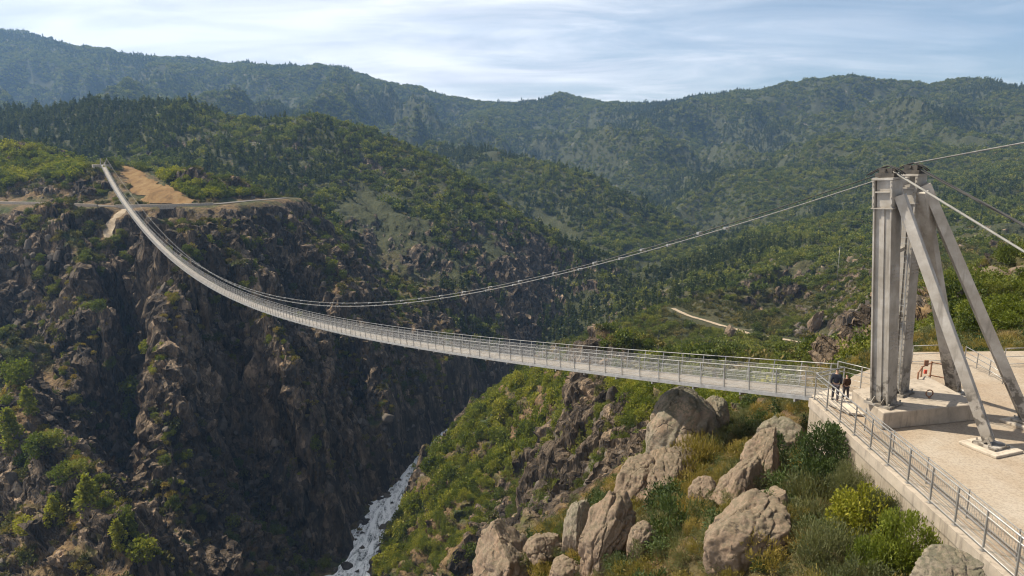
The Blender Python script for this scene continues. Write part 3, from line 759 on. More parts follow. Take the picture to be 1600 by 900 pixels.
# --- the green slope above the river: shrubs one can count; the nearest 300 are things, the rest is one mass
Gp = scatter_points(90, 500, 0.135, np.random.default_rng(8), 0.5)
gx, gy = Gp[:, 0], Gp[:, 1]; gz = sample(PZ, gx, gy)
gpx, gpy = px_of(gx, gy, gz)
ok = (zone(gpx, gpy, GREEN_PX) | zone(gpx, gpy, BEHIND_PX)) & kept_clear(gx, gy)
ok &= fbm(gx / 11, gy / 11, oct=2, seed=99) > -0.42
Gp, gz, gpx = Gp[ok], gz[ok], gpx[ok]
vis = seen(Gp[:, 0], Gp[:, 1], gz + 2.5)
order = np.argsort(Gp[:, 1] + 2000 * ~vis)
first, rest = order[:300], order[300:]
mass('shrub_thicket', OAK_MID[2], M_GREEN, Gp[rest], 2.3, _rng, (0.95, 1.5), label='dense green shrubs covering the right bank above the river')
for me in OAK_MID:
    if not me.materials: me.materials.append(M_GREEN)
SH = [crown_mesh('shrub_crown', 1500, 34, 0.11, 30 + k, 1.0, 0.8, 0.72, 'round') for k in range(4)]
for me in SH: me.materials.append(M_GREEN)
for k in first:
    x, y = Gp[k]; s = 2.0 * _rng.uniform(0.7, 1.35)
    o = link('shrub', SH[int(_rng.integers(4))], loc=(x, y, gz[k] - 0.2 * s), rot=(0, 0, _rng.uniform(0, 6.28)), scale=(s, s, s * _rng.uniform(0.95, 1.4)))
    beh = zone(np.array([gpx[k]]), np.array([px_of(x, y, gz[k])[1]]), BEHIND_PX)[0]
    if beh: tag(o, 'rounded green shrub in the thicket below the near end of the bridge deck', 'shrub', 'green shrubs below the bridge deck')
    else: tag(o, 'rounded green shrub in the thicket on the right bank above the river', 'shrub', 'green shrubs on the river slope')
# ---------------------------------------------------------------- metals, concrete
def steel_mat(name, c0, c1, rough=0.5, metal=0.6, scale=3.0):
    m, nt, out = new_mat(name); p = objco(nt)
    principled(nt, out, nt.ramp(nt.noise(p, scale, 5, 0.6), [(0.3, c0), (0.7, c1)]), rough, metal, spec=0.5); return m
M_GALV = steel_mat('galvanised_steel', (0.21, 0.20, 0.188), (0.35, 0.34, 0.32), 0.45, 0.55)
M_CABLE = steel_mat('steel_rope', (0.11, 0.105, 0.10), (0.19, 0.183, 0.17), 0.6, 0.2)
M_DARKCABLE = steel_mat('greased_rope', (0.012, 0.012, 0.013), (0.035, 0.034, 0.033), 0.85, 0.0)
M_SADDLE = steel_mat('dark_iron', (0.03, 0.028, 0.026), (0.10, 0.085, 0.07), 0.6, 0.5)
M_RUST = steel_mat('rusty_iron', (0.16, 0.075, 0.04), (0.34, 0.19, 0.12), 0.8, 0.2)
M_RED = steel_mat('red_paint', (0.45, 0.05, 0.03), (0.55, 0.09, 0.05), 0.5, 0.0)
def tower_mat(name, g_):
    m, nt, out = new_mat(name); G = lambda *c: tuple(x * g_ for x in c)
    p = pos(nt); mp = nt.n('ShaderNodeMapping', i_Scale=(1, 1, 0.12)); nt.link(p, mp.inputs['Vector'])
    streak = nt.noise(mp.outputs[0], 4.0, 5, 0.65); blot = nt.noise(p, 1.3, 5, 0.6)
    c = nt.ramp(blot, [(0.3, G(0.145, 0.128, 0.107)), (0.55, G(0.205, 0.186, 0.162)), (0.75, G(0.27, 0.252, 0.23))])
    c = nt.mix(nt.ramp(streak, [(0.55, 0.0), (0.72, 0.6)]), c, (0.15, 0.13, 0.11))
    # grime near the foot of the columns
    sp = nt.n('ShaderNodeSeparateXYZ'); nt.link(p, sp.inputs[0])
    low = nt.n('ShaderNodeMapRange', i_From_Min=-10.6, i_From_Max=-9.6, i_To_Min=1.0, i_To_Max=0.0, clamp=True); nt.link(sp.outputs[2], low.inputs['Value'])
    g = nt.math('MULTIPLY', low.outputs[0], nt.ramp(nt.noise(p, 2.6, 4), [(0.45, 0.0), (0.56, 0.9)]))
    c = nt.mix(g, c, (0.085, 0.072, 0.058))
    principled(nt, out, c, 0.62, 0.0, normal=nt.bump(blot, 0.15, 0.02), spec=0.4); return m
M_TOWER = tower_mat('weathered_grey_steel', 1.38)
M_STRUT = tower_mat('pale_grey_steel', 1.75)
def concrete_mat(name, base, dark):
    m, nt, out = new_mat(name); p = pos(nt)
    mp = nt.n('ShaderNodeMapping', i_Scale=(1, 1, 0.2)); nt.link(p, mp.inputs['Vector'])
    c = nt.ramp(nt.noise(p, 1.6, 6, 0.65), [(0.28, tuple(x * 0.72 for x in base)), (0.6, base), (0.8, tuple(min(1, x * 1.12) for x in base))])
    c = nt.mix(nt.ramp(nt.noise(mp.outputs[0], 3.2, 5, 0.65), [(0.52, 0.0), (0.72, 0.75)]), c, dark)
    principled(nt, out, c, 0.9, normal=nt.bump(nt.noise(p, 14, 4), 0.3, 0.02), spec=0.2); return m
M_CONC = concrete_mat('concrete', (0.43, 0.37, 0.30), (0.17, 0.145, 0.115))
M_CONC_D = concrete_mat('stained_concrete', (0.33, 0.28, 0.225), (0.12, 0.10, 0.08))
def deck_mat():
    m, nt, out = new_mat('deck_grating')
    u = nt.n('ShaderNodeUVMap', uv_map='along').outputs[0]
    sp = nt.n('ShaderNodeSeparateXYZ'); nt.link(u, sp.inputs[0])
    bar = nt.math('GREATER_THAN', nt.math('FRACT', nt.math('DIVIDE', sp.outputs[0], 2.0)), 0.86)
    bl = nt.noise(u, 0.6, 5, 0.7)
    c = nt.ramp(bl, [(0.32, (0.13, 0.11, 0.09)), (0.55, (0.20, 0.175, 0.145)), (0.72, (0.30, 0.27, 0.23))])
    c = nt.mix(nt.math('MULTIPLY', bar, 0.5), c, (0.22, 0.20, 0.18))
    principled(nt, out, c, 0.55, 0.15, spec=0.4); return m
M_DECK = deck_mat()
def net_mat():
    """steel net: thin crossing wires with open air between them"""
    m, nt, out = new_mat('steel_net')
    u = nt.n('ShaderNodeUVMap', uv_map='along').outputs[0]
    sp = nt.n('ShaderNodeSeparateXYZ'); nt.link(u, sp.inputs[0])
    a = nt.math('FRACT', nt.math('MULTIPLY', nt.math('ADD', sp.outputs[0], sp.outputs[1]), 12.0)); b = nt.math('FRACT', nt.math('MULTIPLY', nt.math('SUBTRACT', sp.outputs[0], sp.outputs[1]), 12.0))
    w = nt.math('MAXIMUM', nt.math('LESS_THAN', a, 0.075), nt.math('LESS_THAN', b, 0.075))
    t = nt.n('ShaderNodeBsdfTransparent'); d = nt.n('ShaderNodeBsdfPrincipled', i_Roughness=0.5, i_Metallic=0.5)
    d.inputs['Base Color'].default_value = (0.55, 0.53, 0.50, 1)
    mx = nt.n('ShaderNodeMixShader'); nt.link(w, mx.inputs[0]); nt.link(t.outputs[0], mx.inputs[1]); nt.link(d.outputs[0], mx.inputs[2])
    nt.link(mx.outputs[0], out.inputs['Surface']); return m
M_NET = net_mat()

# ---------------------------------------------------------------- the suspension footbridge
PLINTH_Z = -11.85
DW = 2.0                                    # deck width
NE = at_z(1270, 622, -12.75)                # near end of the deck's valley-side edge
FE = at(157, 257, 430)
ax2 = Vector((FE.x - NE.x, FE.y - NE.y)); SPAN = ax2.length; ax2 /= SPAN
AX = Vector((ax2.x, ax2.y, 0)); RT = Vector((AX.y, -AX.x, 0))
def on_plane(px, py, p0, d2):
    """distance along, and height, where the sight line through a pixel meets the vertical plane of a cable or deck edge"""
    r = at(px, py, 1.0)
    # p0 + s*d2 = k*r (plan)
    det = d2.x * (-r.y) - d2.y * (-r.x)
    s = ((-p0.x) * (-r.y) - (-p0.y) * (-r.x)) / det
    k = (p0.y + s * d2.y) / r.y
    return s, k * r.z
def fit(pts, p0, d2, deg, ends):
    S = np.array([on_plane(a, b, p0, d2) for a, b in pts] + ends)
    w = np.ones(len(S)); w[-len(ends):] = 30
    return np.polynomial.Polynomial.fit(S[:, 0], S[:, 1], deg, w=w)
DECK_PX = [(1147,608),(1002,587),(899,574),(735,556),(600,534),(495,512),(400,484),(317,441),(287,422),(250,390),(212,347),(190,317),(175,292)]
deck_z = fit(DECK_PX, NE, ax2, 5, [(0.0, NE.z), (SPAN, FE.z)])
COL_N = at_z(1380, 631, PLINTH_Z); COL_F = at_z(1400, 613, PLINTH_Z)
TOP_N = at(1388, 268, COL_N.y); TOP_F = at(1427, 263, COL_F.y)
FAR_N = at(157, 249, 430.5); FAR_F = at(167, 249, 431.5)
def cable_line(top, end, px):
    p0 = Vector((top.x, top.y)); d = Vector((end.x - top.x, end.y - top.y)); L = d.length; d /= L
    f = fit(px, p0, d, 5, [(0.0, top.z), (L, end.z)])
    return lambda s: Vector((p0.x + d.x * s, p0.y + d.y * s, float(f(s)))), L, d
cabN, LN, dN = cable_line(TOP_N, FAR_N, [(1300,298),(1150,345),(1000,396),(800,440),(650,466),(525,474),(450,467),(400,457),(330,425),(260,378),(205,318),(180,283)])
cabF, LF, dF = cable_line(TOP_F, FAR_F, [(1365,287),(1280,315),(1140,361),(950,408),(800,444),(650,469),(560,478),(500,477),(450,472),(400,462),(330,425),(265,374),(210,312),(186,277)])
def deck_p(s, lat=0.0, up=0.0):
    p = Vector((NE.x, NE.y, 0)) + AX * s + RT * lat; p.z = float(deck_z(s)) + up; return p
def uv_strip(name, rows, us, vs, mat, parent, closed=False):
    """a strip mesh whose UV runs in metres along and across"""
    nr, nc = len(rows), len(rows[0]); V = [p for r in rows for p in r]
    Q = [(i*nc+j, i*nc+j+1, (i+1)*nc+j+1, (i+1)*nc+j) for i in range(nr-1) for j in range(nc-1)]
    me = np_mesh(name, V, Q); uv = me.uv_layers.new(name='along')
    dat = []
    for i in range(nr-1):
        for j in range(nc-1):
            for a, b in ((i,j),(i,j+1),(i+1,j+1),(i+1,j)): dat += [us[a], vs[b]]
    uv.data.foreach_set('uv', dat)
    return link(name, me, mat, parent)
SS = [0.0]
while SS[-1] < SPAN - 1: SS.append(min(SPAN, SS[-1] + (1.0 if SS[-1] < 60 else 3.0)))
bridge = empty('suspension_footbridge', NE)
tag(bridge, 'long grey steel suspension footbridge sagging across the river gorge', 'bridge')
th = 0.14
uv_strip('deck', [[deck_p(s, 0, -th), deck_p(s, 0, 0), deck_p(s, DW, 0), deck_p(s, DW, -th), deck_p(s, 0, -th)] for s in SS], SS, [0, 0.1, DW, DW + 0.1, 2 * DW], M_DECK, bridge)
RH = 1.5
for lat in (0.0, DW):
    out = -1 if lat == 0 else 1
    def lean(h): return lat + out * 0.10 * h
    mb = MB(); mb.tube([deck_p(s, lean(RH), RH) for s in SS], 0.026, 6); mb.build('handrail', M_GALV, bridge, smooth=True)
    for h in (1.22, 0.95, 0.62, 0.30):
        mb = MB(); mb.tube([deck_p(s, lean(h), h) for s in SS], 0.012 if h < 1 else 0.018, 5); mb.build('side_wire', M_GALV, bridge, smooth=True)
    mb = MB()
    for a, b in zip(SS[:-1], SS[1:]): mb.beam(deck_p(a, lat + out * 0.05, -0.03), deck_p(b, lat + out * 0.05, -0.03), 0.10, 0.20)
    mb.build('edge_beam', M_GALV, bridge)
    uv_strip('side_net', [[deck_p(s, lean(0.05) + out * 0.012, 0.05), deck_p(s, lean(1.2) + out * 0.012, 1.2)] for s in SS], SS, [0.0, 1.2], M_NET, bridge)
# posts: the nearest 100 as parts, the rest as one mass
post_me = None; far_posts = MB(); cnt = 0
s = 0.4; k = 0
while s < SPAN - 1:
    for lat in (0.0, DW):
        out = -1 if lat == 0 else 1
        a, b = deck_p(s, lat + out * 0.055, -0.16), deck_p(s, lat + out * (0.055 + 0.10 * RH), RH + 0.02)
        if cnt < 100:
            mb = MB(); mb.beam(a, b, 0.05, 0.05, up=AX); mb.build('rail_post', M_GALV, bridge); cnt += 1
        else: far_posts.beam(a, b, 0.06, 0.06, up=AX)
    k += 1; s += 1.75
tag(far_posts.build('rail_posts', M_GALV, bridge), kind='stuff')
cb = MB()
for i in range(int(SPAN / 3.5)):
    s = 1.0 + i * 3.5
    if s < SPAN - 1: cb.beam(deck_p(s, -0.1, -0.22), deck_p(s, DW + 0.1, -0.22), 0.10, 0.14)
cb.build('cross_beam', M_GALV, bridge)
# main cables: a pair of ropes on each side
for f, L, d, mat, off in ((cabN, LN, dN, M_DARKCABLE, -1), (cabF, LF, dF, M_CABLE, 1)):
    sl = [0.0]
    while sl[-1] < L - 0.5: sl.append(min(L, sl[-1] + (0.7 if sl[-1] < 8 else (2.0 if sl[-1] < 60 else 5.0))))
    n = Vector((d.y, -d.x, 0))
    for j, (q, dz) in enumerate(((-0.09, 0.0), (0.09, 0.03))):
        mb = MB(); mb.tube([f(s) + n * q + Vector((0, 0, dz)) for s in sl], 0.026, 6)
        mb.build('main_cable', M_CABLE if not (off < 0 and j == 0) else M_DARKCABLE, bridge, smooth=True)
    mb = MB()
    for i in range(1, 40):
        s = 6 + i * 4.6
        if s < L - 3: c = f(s); mb.beam(c - Vector((d.x, d.y, 0)) * 0.09, c + Vector((d.x, d.y, 0)) * 0.09, 0.36, 0.14)
    mb.build('cable_clamp', M_GALV, bridge)
nh = 0; far_h = MB(); hl = []
for f, L, lat, side in ((cabN, LN, -0.06, -1), (cabF, LF, DW + 0.06, 1)):
    s = 14.0
    while s < L - 6:
        c = f(s)
        q = (Vector((c.x, c.y)) - Vector((NE.x, NE.y))).dot(ax2)
        b = deck_p(q, lat + side * 0.12, 0.0)
        if c.z - b.z > 0.5: hl.append((s, b, c))
        s += 4.6
hl.sort(key=lambda h: h[0])
for s, b, c in hl:
    if nh < 100: mb = MB(); mb.tube([b, c], 0.0035, 4); mb.build('hanger', M_CABLE, bridge); nh += 1
    else: far_h.tube([b, c], 0.006, 4)
if far_h.v: tag(far_h.build('hangers', M_CABLE, bridge), kind='stuff')

# ---- tower: two columns, three raking struts
tower = empty('tower', COL_N); tower.parent = bridge; tower.matrix_parent_inverse = Matrix.Translation(-NE)
UPZ = Vector((0, 0, 1))
def column(base, top):
    d = (top - base).normalized(); mb = MB()
    capb = base + d * ((top - base).length - 1.35)
    mb.beam(base + d * 0.12, capb, 0.62, 0.70, up=AX)              # web box
    for q in (-1, 1):
        mb.beam(base + d * 0.12 + AX * q * 0.385, capb + AX * q * 0.385, 0.86, 0.07, up=AX)   # flanges
    mb.beam(base + d * 0.12 - RT * 0.335, capb - RT * 0.335, 0.05, 0.14, up=AX)
    o = mb.build('column', M_TOWER, tower)
    L_ = (capb - base).length
    for hh in (0.34, 0.68):
        c = base + d * (L_ * hh)
        for q in (-1, 1):
            spl = MB(); spl.beam(c - d * 0.42 + AX * q * 0.428, c + d * 0.42 + AX * q * 0.428, 0.66, 0.022, up=AX)
            for i in range(5):
                for w in (-0.25, -0.12, 0.12, 0.25):
                    b_ = c + d * (i - 2) * 0.17 + AX * q * 0.432 + RT * w; spl.tube([b_, b_ + AX * q * 0.036], 0.022, 6)
            spl.build('splice_plate', M_TOWER, tower)
    cap = MB()
    cap.beam(capb + d * 0.004, top - d * 0.10, 0.66, 0.60, up=AX)
    for q in (-1, 1):
        cap.beam(capb + d * 0.004 + AX * q * 0.40, top - d * 0.10 + AX * q * 0.40, 0.92, 0.10, up=AX)
    cap.beam(capb + d * 0.65 - RT * 0.39, capb + d * 0.72 - RT * 0.39, 0.12, 0.66, up=AX)
    cap.beam(top - d * 0.097, top, 0.94, 0.96, up=AX); cap.beam(capb - d * 0.05, capb, 0.96, 1.0, up=AX)
    for hh in (0.15, 0.45, 0.95, 1.15):
        for q in (-1, 1):
            c = capb + d * hh - RT * 0.47 + AX * q * 0.40; cap.tube([c, c - RT * 0.035], 0.035, 6)
    cap.build('column_head', M_TOWER, tower)
    bp = MB(); bp.box(base + UPZ * 0.062, (1.25, 1.25, 0.116), Matrix.Rotation(math.atan2(AX.y, AX.x), 3, 'Z'))
    for q in (-1, 1):
        for w in (-1, 1):
            c = base + AX * q * 0.52 + RT * w * 0.52; bp.tube([c + UPZ * 0.11, c + UPZ * 0.24], 0.04, 6)
    for w in (-0.22, 0.22):
        bp.beam(base - RT * 0.36 + AX * w + UPZ * 0.3, base - RT * 0.60 + AX * w + UPZ * 0.12, 0.03, 0.30, up=UPZ)
    bp.build('base_plate', M_TOWER, tower)
    sd = MB()
    sd.beam(top + UPZ * 0.09 - AX * 0.42, top + UPZ * 0.09 + AX * 0.42, 0.62, 0.18)
    for w in (-0.22, 0.02, 0.24): sd.beam(top + UPZ * 0.26 - AX * 0.30 + RT * w, top + UPZ * 0.26 + AX * 0.30 + RT * w, 0.06, 0.28)
    sd.tube([top + UPZ * 0.32 - RT * 0.34, top + UPZ * 0.32 + RT * 0.34], 0.06, 8)
    sd.build('cable_saddle', M_SADDLE, tower)
ld = MB(); _a, _b = COL_F - RT * 0.62 - AX * 0.2, TOP_F - RT * 0.62 - AX * 0.2 - UPZ * 1.8
for q in (-0.2, 0.2): ld.beam(_a + AX * q + UPZ * 0.3, _b + AX * q, 0.04, 0.04, up=AX)
for i in range(int((_b - _a).length / 0.3) - 1): c = _a.lerp(_b, (i + 1.5) * 0.3 / (_b - _a).length); ld.tube([c - AX * 0.2, c + AX * 0.2], 0.014, 5)
ld.build('ladder', M_GALV, tower)
column(COL_N, TOP_N - UPZ * 0.25); column(COL_F, TOP_F - UPZ * 0.25)
FOOT_A, FOOT_B, FOOT_C = at_z(1548, 696, GROUND_Z + 0.14), at_z(1606, 660, GROUND_Z + 0.14), at_z(1491, 612, GROUND_Z + 0.14)
def strut(top, foot, w, h, name='strut'):
    d = (top - foot).normalized(); mb = MB()
    mb.beam(foot + d * 0.25, top, w, h, up=(d.cross(UPZ)).cross(d))
    mb.build(name, M_STRUT, tower)
    p = MB(); p.box(foot + UPZ * 0.052, (1.0, 1.0, 0.1), Matrix.Rotation(0.4, 3, 'Z'))
    p.beam(foot + UPZ * 0.1, foot + d * 0.45, w + 0.12, 0.10, up=(d.cross(UPZ)).cross(d))
    for q in (-1, 1):
        for r_ in (-1, 1): p.tube([foot + Vector((q * 0.38, r_ * 0.38, 0.1)), foot + Vector((q * 0.38, r_ * 0.38, 0.22))], 0.035, 6)
    p.build('strut_foot', M_STRUT, tower)
dn = (COL_N - TOP_N).normalized(); df = (COL_F - TOP_F).normalized()
strut(TOP_N + dn * 1.05 - AX * 0.50 + RT * 0.1, FOOT_A, 0.64, 0.40)
strut(TOP_F + df * 0.75 - AX * 0.52 + RT * 0.1, FOOT_B, 0.66, 0.42)
strut(TOP_F + df * 1.05 - AX * 0.55 - RT * 0.28, FOOT_C, 0.60, 0.40)
for k, hw in ((0.36, 0.22), (0.66, 0.18), (0.95, 0.34)):
    mb = MB(); mb.beam(COL_N.lerp(TOP_N, k) + RT * 0.45, COL_F.lerp(TOP_F, k) - RT * 0.45, 0.2, hw); mb.build('cross_brace', M_TOWER, tower)
# backstays from the saddles down to their anchors, and the light guy rope to the upper slope
def stay(pts, r, mat, n=1, sep=0.14, name='backstay'):
    for j in range(n):
        o = RT * ((j - (n - 1) / 2) * sep); mb = MB(); mb.tube([p + o for p in pts], r, 6); mb.build(name, mat, bridge, smooth=True)
SN, SF = TOP_N + UPZ * 0.12, TOP_F + UPZ * 0.12
def beyond(a, b, z):
    d = b - a; return a + d * ((z - a.z) / d.z)
aN = at(1600, 393, SN.y - 5.0); aF = at(1600, 352, SF.y - 4.0)
stay([SN, beyond(SN, aN, GROUND_Z)], 0.036, M_CABLE, 2, 0.10)
stay([SF, beyond(SF, aF, GROUND_Z)], 0.036, M_DARKCABLE, 3, 0.12)
uF = at(1600, 223, SF.y - 6.0); gE = uF + (uF - SF) * 1.5; gm = MB(); gm.tube([(gE.x, gE.y, GROUND_Z), (gE.x, gE.y, gE.z + 0.4)], [0.22, 0.12], 10); gm.build('guy_mast', M_GALV, bridge, smooth=True)
stay([SF + UPZ * 0.12, uF, gE], 0.034, M_CABLE, 1, name='guy_rope')
for T, j in ((SN, 1), (SF, 1)):
    mb = MB()
    for w in (-0.12, 0.12):
        mb.tube([T + RT * w + AX * 0.9 - UPZ * 0.30, T + RT * w + AX * 0.4 + UPZ * 0.0, T + RT * w + UPZ * 0.14, T + RT * w - AX * 0.4 + UPZ * 0.0, T + RT * w - AX * 0.7 - UPZ * 0.22], 0.03, 6)
    mb.build('saddle_rope', M_DARKCABLE, tower, smooth=True)
# far end: anchor block with short posts
fa = MB(); c = deck_p(SPAN, DW / 2, 0)
fa.box(c + Vector((-3.0, 4.0, -1.2)), (10, 7, 2.3), Matrix.Rotation(math.atan2(AX.y, AX.x) - math.pi / 2, 3, 'Z'))
fa.build('anchor_block', M_CONC, bridge)
for e, lat in ((FAR_N, -0.1), (FAR_F, DW + 0.1)):
    mb = MB(); mb.beam(deck_p(SPAN, lat, -0.3), Vector((e.x, e.y, e.z + 0.5)), 0.5, 0.5, up=AX); mb.build('anchor_post', M_TOWER, bridge)
# ---------------------------------------------------------------- plaza, wall, railings
def gravel_mat():
    m, nt, out = new_mat('sandy_gravel'); p = pos(nt)
    a = nt.noise(p, 0.28, 5, 0.6, 0.3); b = nt.noise(p, 9.0, 5, 0.8); g = nt.noise(p, 1.1, 6, 0.68, 0.4)
    c = nt.ramp(a, [(0.35, (0.255, 0.195, 0.14)), (0.5, (0.285, 0.232, 0.175)), (0.65, (0.315, 0.272, 0.22))])
    c = nt.mix(nt.ramp(b, [(0.40, 0.4), (0.54, 0.0)]), c, (0.11, 0.085, 0.06))
    c = nt.mix(nt.ramp(g, [(0.56, 0.0), (0.74, 0.3)]), c, (0.17, 0.125, 0.085))
    principled(nt, out, c, 0.95, normal=nt.bump(nt.math('ADD', b, g), 0.5, 0.03), spec=0.1); return m
M_GRAVEL = gravel_mat()
def wall_mat():
    m, nt, out = new_mat('formwork_concrete'); p = pos(nt); sp = nt.n('ShaderNodeSeparateXYZ'); nt.link(p, sp.inputs[0])
    mp = nt.n('ShaderNodeMapping', i_Scale=(1, 1, 0.12)); nt.link(p, mp.inputs['Vector'])
    c = nt.ramp(nt.noise(p, 0.9, 6, 0.65), [(0.28, (0.20, 0.165, 0.125)), (0.6, (0.29, 0.245, 0.19)), (0.8, (0.34, 0.295, 0.24))])
    c = nt.mix(nt.ramp(nt.noise(mp.outputs[0], 2.2, 5, 0.65), [(0.48, 0.0), (0.68, 0.8)]), c, (0.12, 0.098, 0.074))
    j = nt.math('LESS_THAN', nt.math('FRACT', nt.math('DIVIDE', sp.outputs[1], 2.4)), 0.012)
    k = nt.math('LESS_THAN', nt.math('FRACT', nt.math('DIVIDE', sp.outputs[2], 1.15)), 0.016)
    jk = nt.math('MAXIMUM', j, k)
    c = nt.mix(nt.math('MULTIPLY', jk, 0.7), c, (0.07, 0.058, 0.045))
    principled(nt, out, c, 0.9, normal=nt.bump(nt.math('SUBTRACT', nt.noise(p, 12, 4), nt.math('MULTIPLY', jk, 0.8)), 0.4, 0.03), spec=0.2); return m
M_WALL = wall_mat()
def poly_prism(poly, z0, z1):
    n = len(poly); mb = MB()
    vs = [(x, y, z0) for x, y in poly] + [(x, y, z1) for x, y in poly]
    mb.add(vs, [tuple(range(n))[::-1], tuple(range(n, 2 * n))] + [(i, (i + 1) % n, n + (i + 1) % n, n + i) for i in range(n)])
    return mb
wd = Vector((WALL_B[0] - WALL_A[0], WALL_B[1] - WALL_A[1], 0)).normalized()      # along the wall, towards us
wn = Vector((wd.y, -wd.x, 0))                                                    # out over the slope
if wn.x > 0: wn = -wn
pl = [(p[0], p[1]) for p in PLAZA]
ip = list(pl); ip[0] = (pl[0][0] + 0.5, pl[0][1] - 0.1); ip[1] = (pl[1][0] + 0.5, pl[1][1])
tag(poly_prism(ip, GROUND_Z - 0.5, GROUND_Z).build('plaza_ground', M_GRAVEL), kind='structure')
wall = empty('retaining_wall', (WALL_A[0], WALL_A[1], GROUND_Z - 3.6))
tag(wall, 'pale stained concrete retaining wall under the wire railing, bushes at its foot', 'wall')
def at_wall(t, off, z): return Vector((WALL_A[0], WALL_A[1], z)) + wd * t - wn * off
def wparent(o):
    o.parent = wall; o.matrix_parent_inverse = wall.matrix_basis.inverted(); return o
A = [at_wall(t, o, 0).to_2d() for t, o in ((0, 0), (28.3, 0), (28.3, 0.5), (0, 0.5))]
mb = poly_prism([tuple(v) for v in A], GROUND_Z - 4.2, GROUND_Z - 0.42)
back = [A[0], A[3], Vector((17.9, 35.4)), Vector((17.6, 35.75))]
b2 = poly_prism([tuple(v) for v in back], GROUND_Z - 4.2, GROUND_Z - 0.42); mb.add(b2.v, b2.f)
wparent(mb.build('wall_face', M_WALL))
A2 = [at_wall(t, o, 0).to_2d() for t, o in ((-0.06, -0.05), (28.3, -0.05), (28.3, 0.55), (-0.06, 0.55))]
wparent(poly_prism([tuple(v) for v in A2], GROUND_Z - 0.418, GROUND_Z + 0.058).build('coping', M_CONC_D))
# plinth of the tower
c0 = at_z(1378, 672, GROUND_Z); c1 = at_z(1524, 657, GROUND_Z); 
t0 = at_z(1332, 609, PLINTH_Z); t1 = c1 + (t0 - c0) * 1.35
pz = poly_prism([(c0.x, c0.y), (c1.x, c1.y), (t1.x, t1.y), (t0.x, t0.y)], GROUND_Z + 0.004, PLINTH_Z - 0.002)
tag(pz.build('plinth', M_CONC_D, bevel=0.03), 'stained concrete plinth under the two tower columns', 'plinth')
# landing between the deck and the plinth
L0 = deck_p(-0.02, -0.15); L1 = deck_p(-0.02, DW + 0.15)
ls = poly_prism([(L0.x, L0.y), (L1.x, L1.y), (t0.x + 1.2, t0.y + 0.6), (t0.x - 0.02, t0.y - 0.3), (c0.x - 0.03, c0.y + 1.6), (c0.x - 0.7, c0.y + 1.8)], GROUND_Z + 0.07, GROUND_Z + 0.16)
tag(ls.build('landing_slab', M_CONC), 'pale concrete landing slab between the bridge deck and the tower plinth', 'slab')
for i, (f, s, lab) in enumerate(((FOOT_A, 1.7, 'square concrete pad under the foot of the strut nearest the railing'), (FOOT_B, 1.6, 'square concrete pad under the strut foot farthest from the railing'), (FOOT_C, 1.5, 'square concrete pad under the strut foot behind the plinth'))):
    mb = MB(); mb.box((f.x, f.y, GROUND_Z + 0.069), (s, s, 0.13), Matrix.Rotation(0.35, 3, 'Z'))
    o = mb.build('footing', M_CONC, bevel=0.02); tag(o, lab, 'footing', 'footings of the tower struts')

# railing on the wall
ra = at_wall(0.15, 0.16, GROUND_Z + 0.06); rb = at_wall(16.0, 0.16, GROUND_Z + 0.06); rd = (rb - ra); rl = rd.length; rd /= rl
rail = empty('guard_railing', ra); tag(rail, 'galvanised guard railing with wires and bars along the top of the concrete wall', 'railing')
def rpar(o):
    o.parent = rail; o.matrix_parent_inverse = Matrix.Translation(-ra); return o
def rp(t, h, off=0.0): return ra + rd * t + UPZ * h + Vector((rd.y, -rd.x, 0)) * off
RL = rl + 6; H = 1.42
for t in np.arange(0, RL, 1.55):
    mb = MB(); mb.beam(rp(t, 0), rp(t, H + 0.03), 0.055, 0.045, up=rd); mb.box(rp(t, 0.012), (0.16, 0.16, 0.02)); rpar(mb.build('post', M_GALV, None))
for h, r_, nm in ((H, 0.033, 'handrail'), (H - 0.22, 0.022, 'mid_rail'), (0.10, 0.024, 'bottom_rail')):
    mb = MB(); mb.tube([rp(0, h), rp(RL, h)], r_, 8); rpar(mb.build(nm, M_GALV, None, smooth=True))
for h in (0.28, 0.46, 0.64, 0.82):
    mb = MB(); mb.tube([rp(0, h, -0.04), rp(RL, h, -0.04)], 0.014, 5); rpar(mb.build('wire', M_CABLE, None))
# second line of railing inside: slender vertical bars
inn = empty('bar_fence', rp(0, 0) - wn * 0.75); tag(inn, 'low fence of thin upright bars on the plaza side of the wire railing', 'fence')
bo = rp(0, 0) - wn * 0.75 - ra
def ipar(o):
    o.parent = inn; o.matrix_parent_inverse = Matrix.Translation(-inn.location); return o
bars = MB()
for t in np.arange(4.0, RL, 0.13): bars.tube([rp(t, 0.08) + bo, rp(t, 1.0) + bo], 0.008, 4)
ipar(bars.build('bars', M_GALV, None))
for h in (0.08, 1.0):
    mb = MB(); mb.tube([rp(4.0, h) + bo, rp(RL, h) + bo], 0.02, 6); ipar(mb.build('rail', M_GALV, None))
for t in np.arange(4.0, RL, 2.6):
    mb = MB(); mb.beam(rp(t, -0.07) + bo, rp(t, 1.05) + bo, 0.04, 0.04, up=rd); ipar(mb.build('post', M_GALV, None))
# short gate rail at the mouth of the bridge
g0 = ra; g1 = at_z(1316, 613, GROUND_Z + 0.06)
gate = empty('entry_railing', g0); tag(gate, 'short pale railing crossing the end of the bridge deck beside two people', 'railing')
for o in [MB() for _ in range(1)]:
    o.beam(g1, g1 + UPZ * 1.42, 0.05, 0.05, up=AX)
    q = o.build('post', M_GALV); q.parent = gate; q.matrix_parent_inverse = Matrix.Translation(-g0)
for h in (1.42, 1.2):
    o = MB(); o.tube([g0 + UPZ * h, g1 + UPZ * h], 0.03, 6); q = o.build('rail', M_GALV); q.parent = gate; q.matrix_parent_inverse = Matrix.Translation(-g0)

